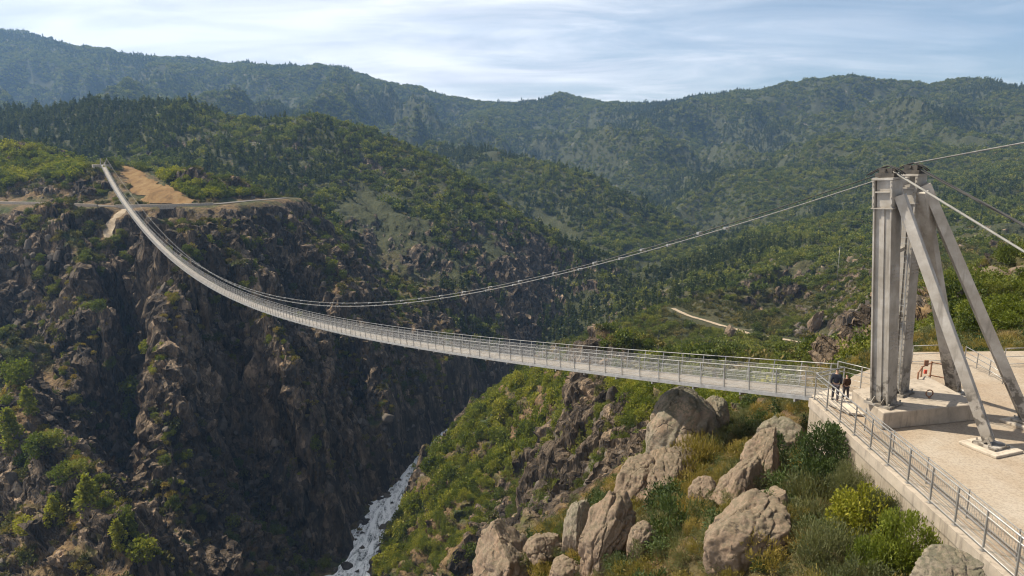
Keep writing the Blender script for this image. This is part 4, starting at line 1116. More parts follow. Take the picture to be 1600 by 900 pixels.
# the far side railing of the deck carries on over the landing to the tower
e0 = deck_p(0, DW + 0.15); e1 = e0 - AX * 2.6 + RT * 0.15; e0.z = e1.z = GROUND_Z + 0.16
land = empty('landing_railing', e0); tag(land, 'galvanised railing over the landing between the deck end and the tower columns', 'railing')
def lpar(o): o.parent = land; o.matrix_parent_inverse = Matrix.Translation(-e0)
for h, r_ in ((1.45, 0.026), (1.2, 0.018), (0.95, 0.012), (0.62, 0.012), (0.3, 0.012)):
    mb = MB(); mb.tube([e0 + UPZ * h, e1 + UPZ * h], r_, 6); lpar(mb.build('rail', M_GALV, smooth=True))
for k in range(3):
    p = e0.lerp(e1, k / 2); mb = MB(); mb.beam(p, p + UPZ * 1.47, 0.05, 0.05, up=AX); lpar(mb.build('post', M_GALV))

# fences at the back of the plaza
def fence(name, pts, label, h=1.15, step=2.0, rails=(0.12, 0.6, 1.12), mat=None, cat='fence', r=0.03):
    mat = mat or M_GALV; base = Vector(pts[0]); root = empty(name, base); tag(root, label, cat)
    def par(o): o.parent = root; o.matrix_parent_inverse = Matrix.Translation(-base)
    for z in rails:
        mb = MB(); mb.tube([Vector(p) + UPZ * z for p in pts], r * 0.8, 6); par(mb.build('rail', mat, smooth=True))
    for a, b in zip(pts[:-1], pts[1:]):
        a, b = Vector(a), Vector(b); n = max(1, round((b - a).length / step))
        for k in range(n + (1 if b == Vector(pts[-1]) else 0)):
            p = a.lerp(b, k / n); mb = MB(); mb.tube([p, p + UPZ * h], r, 6); par(mb.build('post', mat))
    return root
zg = GROUND_Z
def gp(px, py): return at_z(px, py, zg)
fence('pipe_fence', [gp(1424, 568), gp(1470, 566), gp(1500, 570)], 'white pipe fence at the back of the plaza behind the tower columns')
fence('pipe_fence', [gp(1568, 572), gp(1604, 571), gp(1680, 570)], 'white pipe fence at the back of the plaza beside the outer strut')
fence('stair_railing', [gp(1506, 572) + UPZ * 0.3, gp(1545, 588) + UPZ * 0.05, gp(1566, 600)], 'pale bent stair railing between the two front struts', h=0.95, step=1.2, rails=(0.3, 0.6, 0.92), cat='railing')
fence('rusty_barrier', [gp(1431, 616), gp(1437, 606), gp(1452, 598), gp(1490, 606)], 'rusty iron barrier standing between the tower column and a strut', h=1.25, step=1.3, rails=(0.45, 1.2), mat=M_RUST, cat='barrier', r=0.045)
b = gp(1442, 603)
rp_ = empty('rescue_post', b); tag(rp_, 'rust coloured post carrying a small red box beside the barrier', 'post')
def ppar(o): o.parent = rp_; o.matrix_parent_inverse = Matrix.Translation(-b)
mb = MB(); mb.beam(b, b + UPZ * 1.9, 0.09, 0.09); ppar(mb.build('pole', M_RUST))
mb = MB(); mb.box(b + Vector((-0.02, -0.10, 0.86)), (0.15, 0.10, 0.22)); mb.box(b + Vector((-0.02, -0.165, 0.9)), (0.06, 0.012, 0.06)); ppar(mb.build('red_box', M_RED, bevel=0.01))
mb = MB(); mb.box(b + Vector((-0.02, -0.09, 1.35)), (0.24, 0.05, 0.34)); ppar(mb.build('sign_panel', M_RUST, bevel=0.01))
# eye ring on the plinth
e = at_z(1452, 622, PLINTH_Z); ring = MB()
ring.tube([e + Vector((0.17 * math.cos(a), 0.03, 0.24 + 0.17 * math.sin(a))) for a in np.linspace(0, 6.283, 15)], 0.03, 6, caps=False)
ring.tube([e, e + UPZ * 0.08], 0.05, 8)
tag(ring.build('eye_ring', M_RUST, smooth=True), 'rusty iron eye ring standing on the plinth', 'ring')
# dark lump by the railing
# ---------------------------------------------------------------- river, roads, field
def water_mat():
    m, nt, out = new_mat('white_water'); p = pos(nt)
    mp = nt.n('ShaderNodeMapping', i_Rotation=(0, 0, R(12)), i_Scale=(1.0, 0.25, 1)); nt.link(p, mp.inputs['Vector'])
    a = nt.noise(mp.outputs[0], 0.24, 8, 0.72, 1.6); f = nt.noise(p, 1.1, 5, 0.7)
    foam = nt.ramp(nt.math('ADD', nt.math('MULTIPLY', a, 0.75), nt.math('MULTIPLY', f, 0.25)), [(0.39, 0.0), (0.455, 0.5), (0.53, 1.0)])
    c = nt.mix(foam, (0.045, 0.055, 0.048), (0.86, 0.85, 0.81))
    principled(nt, out, c, nt.ramp(foam, [(0, 0.12), (1, 0.7)]), normal=nt.bump(f, 0.6, 0.5), spec=0.5); return m
def resample(pts, step):
    pts = [Vector(p) for p in pts]; out = [pts[0]]
    for a, b in zip(pts[:-1], pts[1:]):
        n = max(1, int((b - a).length / step)); out += [a.lerp(b, k / n) for k in range(1, n + 1)]
    return out
def smooth_line(pts, step, it=6):
    L = resample(pts, step)
    for _ in range(it): L = [L[0]] + [(L[i-1] + L[i] * 2 + L[i+1]) / 4 for i in range(1, len(L) - 1)] + [L[-1]]
    return L
def ribbon(name, line, offs, mat, zf):
    rows = []
    for i, p in enumerate(line):
        d = (line[min(i+1, len(line)-1)] - line[max(i-1, 0)]); d.z = 0; d.normalize(); n = Vector((d.y, -d.x, 0))
        rows.append([Vector((p.x, p.y, 0)) + n * o + Vector((0, 0, zf(p, o))) for o in offs])
    V = [q for r in rows for q in r]; nc = len(offs)
    Q = [(i*nc+j, i*nc+j+1, (i+1)*nc+j+1, (i+1)*nc+j) for i in range(len(rows)-1) for j in range(nc-1)]
    return link(name, np_mesh(name, V, Q, True), mat)
rl_ = smooth_line(RIVER, 3.0, 12)
riv = ribbon('river', rl_, list(np.linspace(-22, 22, 23)), water_mat(), lambda p, o: WATER_Z)
co = np.empty(len(riv.data.vertices) * 3, np.float32); riv.data.vertices.foreach_get('co', co); co = co.reshape(-1, 3)
co[:, 2] += 0.4 * fbm(co[:, 0] / 6, co[:, 1] / 9, oct=3, seed=301) + 0.3 * ridged(co[:, 0] / 3, co[:, 1] / 5, oct=2, seed=302)
riv.data.vertices.foreach_set('co', co.ravel()); riv.data.update()
tag(riv, kind='structure')
def road_mat(name, a, b):
    m, nt, out = new_mat(name); p = pos(nt)
    principled(nt, out, nt.ramp(nt.noise(p, 0.4, 5, 0.6), [(0.35, a), (0.65, b)]), 0.93, spec=0.1); return m
M_ASPH = road_mat('worn_asphalt', (0.085, 0.078, 0.07), (0.13, 0.12, 0.11))
M_DIRT = road_mat('pale_dirt_road', (0.20, 0.155, 0.105), (0.32, 0.26, 0.19))
def lay(line, hw, mat, name, lift=0.35):
    L = smooth_line(line, 1.5 if mat is M_DIRT else 3.0, 4)
    o = ribbon(name, L, (-hw, -hw * 0.4, hw * 0.4, hw), mat, lambda p, o: p.z + lift - 0.25)
    if mat is M_DIRT:                 # ragged edges
        for v in o.data.vertices:
            n = v.index % 4
            if n in (0, 3): v.co.y += 0.9 * hw * float(perlin(np.array([v.co.x / 4.0]), np.array([v.co.y / 4.0 + n]))[0]); v.co.z -= 0.12
    return tag(o, kind='structure')
lay(ROAD_L, 3.6, M_ASPH, 'road'); lay(ROAD_R, 1.7, M_DIRT, 'dirt_road', 0.45)
lay(TRACK, 2.4, M_DIRT, 'dirt_path', 0.4); lay(TRACK2, 2.2, M_DIRT, 'dirt_path', 0.4)
# parapets on the valley side of the road
def parapet(x0, x1, label):
    L = [p for p in smooth_line(ROAD_L, 3.0, 4) if x0 <= to_px(p)[0] <= x1]
    rows = []
    for i, p in enumerate(L):
        d = (L[min(i+1, len(L)-1)] - L[max(i-1, 0)]); d.z = 0; d.normalize(); n = Vector((d.y, -d.x, 0))
        if n.y > 0: n = -n
        a, b = p + n * 3.7, p + n * 4.5
        rows.append([a + UPZ * -1.6, a + UPZ * 1.25, b + UPZ * 1.25, b + UPZ * -1.6, a + UPZ * -1.6])
    V = [q for r in rows for q in r]; Q = [(i*5+j, i*5+j+1, i*5+6+j, i*5+5+j) for i in range(len(rows)-1) for j in range(4)]
    tag(link('parapet_wall', np_mesh('parapet_wall', V, Q), M_CONC), label, 'wall')
parapet(-140, 168, 'low pale parapet wall along the hillside road, ending before the bridge')
parapet(184, 330, 'low pale parapet wall along the hillside road below the bare orange field')
# field of bare orange earth
def field_mat():
    m, nt, out = new_mat('orange_earth'); p = pos(nt)
    mp = nt.n('ShaderNodeMapping', i_Rotation=(0, 0, R(35)), i_Scale=(1, 0.3, 1)); nt.link(p, mp.inputs['Vector'])
    c = nt.ramp(nt.noise(mp.outputs[0], 0.22, 6, 0.65, 0.4), [(0.3, (0.095, 0.057, 0.026)), (0.5, (0.165, 0.10, 0.043)), (0.7, (0.22, 0.15, 0.072))])
    c = nt.mix(nt.ramp(nt.noise(p, 0.5, 4, 0.6), [(0.62, 0.0), (0.7, 0.7)]), c, (0.11, 0.075, 0.04))
    principled(nt, out, c, 0.95, normal=nt.bump(nt.noise(p, 0.6, 5, 0.7), 0.7, 0.5), spec=0.1); return m
fx = np.array(FIELD_XY)
gx_, gy_ = np.meshgrid(np.arange(fx[:, 0].min() - 3, fx[:, 0].max() + 3, 1.0), np.arange(fx[:, 1].min() - 3, fx[:, 1].max() + 3, 1.0))
ins = in_poly(gx_ + 7 * fbm(gx_ / 9, gy_ / 9, oct=4, seed=311), gy_ + 9 * fbm(gx_ / 9, gy_ / 9, oct=4, seed=312), FIELD_XY)
gz_ = sample(PZ, gx_, gy_) + 0.35
for _ in range(6):
    gz_[1:-1, 1:-1] = np.maximum(gz_[1:-1, 1:-1], 0.25 * (gz_[:-2, 1:-1] + gz_[2:, 1:-1] + gz_[1:-1, :-2] + gz_[1:-1, 2:]))
nr, nc = gx_.shape; idx = np.arange(nr * nc).reshape(nr, nc)
cell = ins[:-1, :-1] & ins[1:, :-1] & ins[:-1, 1:] & ins[1:, 1:]
Q = np.stack([idx[:-1, :-1], idx[:-1, 1:], idx[1:, 1:], idx[1:, :-1]], -1)[cell]
used, inv = np.unique(Q, return_inverse=True)
V = np.stack([gx_, gy_, gz_], -1).reshape(-1, 3)[used]
tag(link('field', np_mesh('field', V, inv.reshape(-1, 4), True), field_mat()), kind='structure')

# ---------------------------------------------------------------- rocks
def granite_mat(name, base, lichen, amt=0.5):
    m, nt, out = new_mat(name); p = objco(nt)
    b1 = nt.noise(p, 1.3, 6, 0.65, 0.3); b2 = nt.noise(p, 6.0, 5, 0.7); b3 = nt.noise(p, 0.7, 4, 0.6)
    c = nt.ramp(b1, [(0.3, tuple(x * 0.6 for x in base)), (0.52, base), (0.75, tuple(min(x * 1.25, 0.6) for x in base))])
    c = nt.mix(nt.ramp(b3, [(0.45, 0.0), (0.62, 0.6)]), c, (0.25, 0.165, 0.11))
    li = nt.math('ADD', nt.math('MULTIPLY', b2, 0.5), nt.math('MULTIPLY', b1, 0.5))
    up = nt.n('ShaderNodeSeparateXYZ'); nt.link(nt.n('ShaderNodeNewGeometry').outputs['Normal'], up.inputs[0])
    li = nt.math('ADD', li, nt.math('MULTIPLY', up.outputs[2], 0.10))
    c = nt.mix(nt.math('MULTIPLY', nt.ramp(li, [(0.50, 0.0), (0.60, 1.0)]), amt), c, lichen)
    vor = nt.n('ShaderNodeTexVoronoi', feature='DISTANCE_TO_EDGE', i_Scale=0.34); nt.link(p, vor.inputs['Vector'])
    wv = nt.n('ShaderNodeVectorMath', operation='ADD'); nt.link(p, wv.inputs[0])
    nz_ = nt.n('ShaderNodeTexNoise', i_Scale=1.4, i_Detail=4); nt.link(p, nz_.inputs['Vector']); nt.link(nz_.outputs['Color'], wv.inputs[1]); nt.link(wv.outputs[0], vor.inputs['Vector'])
    ck = nt.math('MULTIPLY', nt.ramp(vor.outputs['Distance'], [(0.0, 1.0), (0.022, 0.0)]), nt.ramp(b3, [(0.48, 0.0), (0.56, 0.85)]))
    c = nt.mix(ck, c, (0.045, 0.038, 0.032))
    h = nt.math('ADD', nt.math('MULTIPLY', b2, 0.6), nt.math('MULTIPLY', ck, -0.6))
    principled(nt, out, c, 0.93, normal=nt.bump(h, 0.8, 0.12), spec=0.15); return m
M_GRANITE = granite_mat('granite', (0.20, 0.148, 0.106), (0.075, 0.068, 0.045), 0.65)
M_LICHEN = granite_mat('lichen_granite', (0.205, 0.172, 0.13), (0.085, 0.083, 0.055), 0.75)
def rock_mesh(name, seed, size=(1, 1, 1), sub=5, cuts=7, rough=0.10, mat=None):
    bm = bmesh.new(); bmesh.ops.create_icosphere(bm, subdivisions=sub, radius=1.0)
    V = np.array([v.co[:] for v in bm.verts]); F = np.array([[v.index for v in f.verts] for f in bm.faces]); bm.free()
    r = np.random.default_rng(seed)
    for _ in range(cuts):                                 # flat broken faces
        n = r.normal(0, 1, 3); n /= np.linalg.norm(n); d0 = r.uniform(0.48, 0.84)
        h = V @ n - d0; V = V - np.where(h > 0, h * r.uniform(0.88, 1.0), 0)[:, None] * n
    o = r.uniform(0, 100, 3); Q = V * 1.0 + o
    rad = V / (np.linalg.norm(V, axis=1, keepdims=True) + 1e-9)
    k = fbm(Q[:, 0] * 1.3, Q[:, 1] * 1.3, Q[:, 2] * 1.3, oct=3, seed=seed) * 0.22
    g = ridged(Q[:, 0] * 1.7, Q[:, 1] * 1.7, Q[:, 2] * 1.7, oct=3, seed=seed + 5)
    k = k - rough * 1.6 * np.clip(g - 0.62, 0, 1) + fbm(Q[:, 0] * 6, Q[:, 1] * 6, Q[:, 2] * 6, oct=3, seed=seed + 9) * rough * 0.55
    if sub >= 6:                                         # long fissures along slightly bent planes
        for j in range(3):
            n = r.normal(0, 1, 3); n[2] *= 0.35; n /= np.linalg.norm(n)
            w_ = fbm(Q[:, 0] * 1.6, Q[:, 1] * 1.6, Q[:, 2] * 1.6, oct=3, seed=seed + 30 + j) * 0.35
            dd = np.abs(V @ n - r.uniform(-0.45, 0.45) + w_); k = k - 0.10 * np.exp(-(dd / 0.022) ** 2) * r.uniform(0.6, 1.2)
        k = k + fbm(Q[:, 0] * 14, Q[:, 1] * 14, Q[:, 2] * 14, oct=3, seed=seed + 12) * 0.022
        pit = ridged(Q[:, 0] * 3.2, Q[:, 1] * 3.2, Q[:, 2] * 3.2, oct=3, seed=seed + 15); k = k + (np.floor(pit * 6) / 6 - pit) * 0.07
    V = (V + rad * k[:, None]) * np.array(size)
    me = np_mesh(name, V, F, True)
    if mat: me.materials.append(mat)
    return me
def boulder(px, py, w, h, Y, label, seed, depth=1.0, tilt=0.0, mat=None, cuts=7, deep=0.25, group=None, sub=0):
    """w, h: size of the visible stone in photograph pixels; its foot is sunk into the hillside"""
    k = Y / F_PX * 1.02
    if Y < 60:                        # stand on the hillside where the sight line to its foot meets it
        for y_ in np.arange(15, Y, 0.3):
            q = at(px, py + h * 0.40, y_)
            if q.z <= ground(q.x, q.y) and not in_poly(np.array([q.x]), np.array([q.y]), PLAZA)[0]: Y = y_; break
    k = Y / F_PX * 1.02
    g = 1.28 if Y < 60 else 1.1
    sx, sz = g * w * k / 2, g * h * k / 2 * (1 + deep)
    c = at(px, py, Y); c.z -= sz * deep * 0.8
    me = rock_mesh('boulder', seed, (sx * 1.12, sx * depth * 1.12, sz * 1.12), sub or (6 if Y < 60 else 5), cuts, 0.10, mat or M_GRANITE)
    o = link('boulder', me, loc=c, rot=(R(random.uniform(-8, 8)), R(tilt), R(random.uniform(-25, 25))))
    tag(o, label, 'boulder', group); return o
G_ = 'granite boulders on the hillside below the bridge'
boulder(1063, 674, 92, 96, 48, 'largest rounded boulder, leaning like a dome just below the bridge deck', 501, 0.9, 14, M_LICHEN, 5, group=G_)
boulder(1112, 662, 40, 66, 49.5, 'narrow shadowed boulder standing against the right side of the dome boulder', 502, 1.0, 6, M_LICHEN, group=G_)
boulder(1078, 704, 52, 44, 45, 'small smooth pale boulder at the foot of the dome boulder', 503, 1.0, 0, None, 4, group=G_)
boulder(1052, 734, 64, 70, 42, 'broken boulder beside golden broom, just below the small pale boulder', 504, 1.0, 10, group=G_)
boulder(1030, 755, 52, 76, 40.5, 'fissured boulder leaning on the right flank of the split tan boulder', 505, 1.0, 12, group=G_)
boulder(1000, 756, 60, 84, 39.5, 'split tan boulder with a sunlit flat face above the egg-shaped pair', 506, 0.9, 8, None, 9, group=G_)
boulder(943, 836, 72, 108, 34.5, 'egg-shaped tan boulder, larger of the pair standing in the gully', 507, 0.9, 16, None, 8, group=G_)
boulder(908, 824, 44, 84, 36.5, 'slim grey boulder pressed against the left side of the egg-shaped boulder', 508, 1.0, 4, M_LICHEN, 8, group=G_)
boulder(800, 872, 96, 92, 38, 'dark rugged boulder at the bottom edge above the river slope', 509, 1.0, 0, None, 11, group=G_)
boulder(848, 852, 50, 40, 37, 'craggy lump of rock on the right shoulder of the dark rugged boulder', 510, 1.0, 0, None, 10, group=G_)
boulder(884, 892, 46, 34, 34.5, 'low pale stone among yellow bushes below the slim grey boulder', 511, group=G_)
boulder(1004, 848, 38, 62, 33, 'upright rock wedged in shade right of the egg-shaped boulder', 512, 1.0, 6, None, 9, group=G_)
boulder(1222, 692, 66, 60, 37.5, 'round-topped pale boulder left of the two dark green bushes', 513, 1.0, 0, M_LICHEN, 5, group=G_)
boulder(1190, 722, 58, 76, 36.5, 'steep slab of rock just below the round-topped pale boulder', 514, 0.9, 20, None, 9, group=G_)
boulder(1150, 752, 56, 82, 35, 'cleft rock leaning left in the middle of the stepped rocks', 515, 0.9, 18, None, 10, group=G_)
boulder(1164, 822, 98, 108, 29.5, 'broad sunlit slab with a long dark crack, lowest of the stepped rocks', 516, 0.9, 22, None, 8, group=G_)
boulder(1198, 790, 60, 60, 31, 'rounded shoulder of rock behind the broad cracked slab', 517, group=G_)
boulder(1482, 893, 84, 54, 18.4, 'grey lichen-covered rock at the foot of the retaining wall', 518, 0.8, 0, M_LICHEN, 5, group=G_)
boulder(1100, 770, 36, 40, 35.5, 'dark stone half hidden behind the golden broom bush', 519, group=G_)
boulder(1572, 833, 26, 16, 22.3, 'dark flat lump lying on the gravel behind the railing', 520, 1.0, 0, M_SADDLE, 6, deep=0.1)
for i, (a, b_, w, h, Y, lab) in enumerate(((1555,430,44,22,104,'long pale rock on the skyline of the knoll behind the struts'),(1530,440,26,18,103,'small pale rock on the knoll just left of the long pale rock'),(1588,424,30,18,104,'pale rock at the right end of the knoll skyline'),
        (1585,510,34,40,72,'brown rock in shade among the bushes behind the outer strut'),(1348,505,34,56,190,'tall crag on the hillside just left of the tower columns'),(1275,500,20,34,260,'slanting pale crag above the dirt road left of the tower'),(1140,520,14,26,330,'dark crag standing below the dirt road above the bridge deck'))):
    if i > 3: Y = hit(a, b_ + h * 0.45).y
    boulder(a, b_, w, h, Y, lab, 540 + i, 1.0, 12 if i > 3 else 0, M_GRANITE, 9 if i < 4 else 15, sub=5 if i < 4 else 6, group='pale rocks on the hillsides beyond the bridge')
# loose rocks and shards of the crags, too many to count
SHARD = rock_mesh('crag_shard', 600, (0.8, 0.7, 1.25), 3, 9, 0.14)
LUMP = rock_mesh('loose_rock', 601, (1.0, 0.9, 0.8), 3, 8, 0.14)
def crag_mat():
    m, nt, out = new_mat('crag_rock'); p = pos(nt); rnd = nt.n('ShaderNodeObjectInfo').outputs['Random']
    v = nt.math('ADD', nt.math('MULTIPLY', rnd, 0.4), nt.math('MULTIPLY', nt.noise(p, 0.8, 5, 0.65), 0.6))
    principled(nt, out, nt.ramp(v, [(0.25, (0.036, 0.030, 0.024)), (0.5, (0.088, 0.072, 0.057)), (0.75, (0.165, 0.14, 0.112))]), 0.93, normal=nt.bump(nt.noise(p, 1.6, 5, 0.7), 0.9, 0.6), spec=0.15); return m
M_CRAG = crag_mat(); M_CRAG2 = M_CRAG
rg = np.random.default_rng(77)
C = scatter_points(55, 620, 0.085, rg, 0.84); cx_, cy_ = C[:, 0], C[:, 1]; cz_ = sample(PZ, cx_, cy_)
rocky = sample(ROCKY, cx_, cy_); cpx, cpy = px_of(cx_, cy_, cz_)
spur = zone(cpx, cpy, SPUR_PX)
nzr = fbm(cx_ / 25, cy_ / 25, oct=3, seed=121)
green_c = zone(cpx, cpy, GREEN_PX)
outcrop = zone(cpx, cpy, [(1222,522),(1300,432),(1356,396),(1440,396),(1440,540),(1350,546),(1236,548)]) & (cy_ < 560)
pr = np.where(outcrop, 0.5 + 1.4 * nzr, np.where(spur, 0.8 + nzr, np.where(green_c, 0.02, np.where(cx_ > 20, 0.02 + 0.2 * rocky + 0.45 * nzr, 0.12 + 0.5 * rocky + 0.9 * nzr))))
fd = poly_dist(cx_, cy_, FIELD_XY)
kp = (fd > 9) & (rg.uniform(0, 1, len(C)) < pr) & kept_clear(cx_, cy_) & seen(cx_, cy_, cz_ + 6)
C, spur = C[kp], (spur | outcrop)[kp]; half = rg.uniform(0, 1, len(C)) < 0.55
def rocks(name, mesh, xy, size, sp):
    n = len(xy); z = sample(PZ, xy[:, 0], xy[:, 1]); s = size * np.exp(np.minimum(rg.normal(0, 0.45, n), 0.55)) * np.where(sp, 1.25, 0.9)
    instances(name, mesh, M_CRAG, np.stack([xy[:, 0], xy[:, 1], z - 0.45 * s], 1), np.stack([s, s, s * rg.uniform(0.8, 1.5, n)], 1), rg.uniform(0, 6.28, n), rg.normal(0, 0.25, (n, 2)) + np.array([0.0, -0.25]))
rocks('crag_rocks', SHARD, C[half], 1.9, spur[half]); rocks('loose_rocks', LUMP, C[~half], 1.35, spur[~half])
# river stones
t = rg.uniform(0, len(rl_) - 1.01, 420); side = np.where(rg.uniform(0, 1, 420) < 0.5, -1, 1)
rp0 = np.array([tuple(rl_[int(i)]) for i in t]); dd = np.array([tuple((rl_[min(int(i) + 1, len(rl_) - 1)] - rl_[int(i)]).normalized()) for i in t])
off = side * (8.2 + rg.normal(0, 2.4, 420)); rr = rg.uniform(0, 1, 420) < 0.10; off = np.where(rr, rg.uniform(-6, 6, 420), off)
sxy = rp0[:, :2] + np.stack([dd[:, 1], -dd[:, 0]], 1) * off[:, None]
sz_ = np.maximum(sample(PZ, sxy[:, 0], sxy[:, 1]), WATER_Z - 0.2); ss = np.exp(rg.normal(0.15, 0.5, 420))
instances('river_stones', LUMP, M_CRAG, np.column_stack([sxy, sz_]), np.stack([ss, ss, ss * 0.8], 1), rg.uniform(0, 6.28, 420))

# ---------------------------------------------------------------- bushes of the near hillside
def twigs(mb, n, r, h, rng, th=0.02):
    for _ in range(n):
        a = rng.uniform(0, 6.28); q = rng.uniform(0.25, 0.85); top = Vector((math.cos(a) * r * q, math.sin(a) * r * q, h * rng.uniform(0.5, 0.95)))
        m1 = top * 0.5 + Vector((rng.normal(0, 0.1 * r), rng.normal(0, 0.1 * r), 0.05 * h)); base = Vector((math.cos(a) * r * 0.1, math.sin(a) * r * 0.1, -0.2))
        mb.tube([base, m1, top], [th, th * 0.7, th * 0.3], 4, caps=False)
def bush_mesh(seed, n, clumps, L, W, up, spread, kind='round', rz=0.75):
    rng = np.random.default_rng(seed)
    P, out = crown_points(n, clumps, rng, 1.0, rz, rz * 0.85, kind, 0.6)
    V, Q = leaf_quads(P, out, L, W, rng, up, spread)
    me = np_mesh('foliage', V, Q)
    return me
def twig_mesh(seed, n=26):
    mb = MB(); twigs(mb, n, 0.95, 1.25, np.random.default_rng(seed), 0.022); me = mb.mesh('stems'); me.materials.append(M_BARK); return me
KIND = {}
for nm, mat, args in (('juniper', M_JUNIPER, (9000, 60, 0.075, 0.035, 0.5, 0.7)), ('heather', M_OLIVE, (9000, 80, 0.10, 0.016, 0.9, 0.6)), ('lime', M_LIME, (7500, 55, 0.075, 0.04, 0.6, 0.7)),
                      ('broom', M_GOLD, (8000, 70, 0.12, 0.018, 1.1, 0.5)), ('grass', M_DRY, (3200, 14, 0.42, 0.014, 1.8, 0.5)), ('oak', M_GREEN, (8000, 60, 0.075, 0.05, 0.35, 0.8))):
    KIND[nm] = []
    for j in range(2):
        me = bush_mesh(700 + 10 * len(KIND) + j, *args, kind='flat' if nm in ('heather', 'broom', 'grass') else 'round', rz=0.55 if nm == 'grass' else 0.75)
        me.materials.append(mat); KIND[nm].append((me, twig_mesh(800 + 10 * len(KIND) + j)))
CATN = {'juniper': 'juniper_bush', 'heather': 'heather_bush', 'lime': 'bright_bush', 'broom': 'broom_bush', 'grass': 'grass_tuft', 'oak': 'green_bush'}
def bush(kind, px, py, w, h, Y, label):
    """px, py: middle of the bush in photograph pixels; w, h its size"""
    while True:                       # keep the bush clear of the wall
        k = Y / F_PX * 1.02; c = at(px, py + h * 0.42, Y); r = w * k / 2; hh = h * k / 1.32
        if Y > 36 or c.x + 0.55 * r < WALL_A[0] - (WALL_A[1] - c.y) * WALL_SL: break
        Y -= 0.4
    gz = ground(c.x, c.y); c.z = min(c.z, gz + 0.7) if c.z > gz else c.z
    fm, tm = KIND[kind][random.randrange(2)]
    o = empty(CATN[kind], c, random.uniform(0, 6.28)); tag(o, label, 'bush' if kind != 'grass' else 'grass tuft', 'bushes on the near hillside')
    f = link('foliage', fm); f.parent = o; f.scale = (r, r, hh)
    s = link('stems', tm); s.parent = o; s.scale = (r, r, hh * 0.9)
    return o
def cover(name, meshes, mat, n, size, seed, label, keep):
    r = np.random.default_rng(seed); P = scatter_points(15, 75, n, r, 0.8); x, y = P[:, 0], P[:, 1]; z = sample(PZ, x, y)
    px, py = px_of(x, y, z); wl = WALL_A[0] - (WALL_A[1] - y) * WALL_SL
    ok = keep(px, py) & ~in_poly(x, y, PLAZA) & ((x < wl - 0.35) | (y > 36)); x, y, z = x[ok], y[ok], z[ok]; k = len(x)
    ok = fbm(x / 4, y / 4, oct=2, seed=seed) > -0.22; x, y, z = x[ok], y[ok], z[ok]; k = len(x)
    s = size * np.exp(np.clip(r.normal(0, 0.35, k), -0.6, 0.55)); o = instances(name, meshes, mat, np.stack([x, y, z - 0.05], 1), np.stack([s, s, s * r.uniform(0.8, 1.3, k)], 1), r.uniform(0, 6.28, k), r.normal(0, 0.1, (k, 2)))
    o['label'] = label
all_ = lambda px, py: (px > 700)
cover('dry_grass', bush_mesh(901, 260, 8, 0.5, 0.02, 2.0, 0.45, 'flat', 0.4), M_DRY, 2.2, 0.32, 901, 'dry grass over the near hillside', all_)
cover('low_heather', bush_mesh(902, 1100, 26, 0.16, 0.03, 0.9, 0.6, 'flat', 0.7), M_OLIVE, 1.0, 0.50, 902, 'low heather over the near hillside', all_)
cover('low_broom', bush_mesh(903, 1100, 26, 0.16, 0.035, 1.0, 0.6, 'flat', 0.7), M_GOLD, 0.6, 0.5, 903, 'low golden broom over the near hillside', all_)
cover('low_green_scrub', bush_mesh(904, 1100, 26, 0.12, 0.07, 0.5, 0.7, 'round', 0.7), M_JUNIPER, 0.35, 0.55, 904, 'low dark scrub over the near hillside', all_)
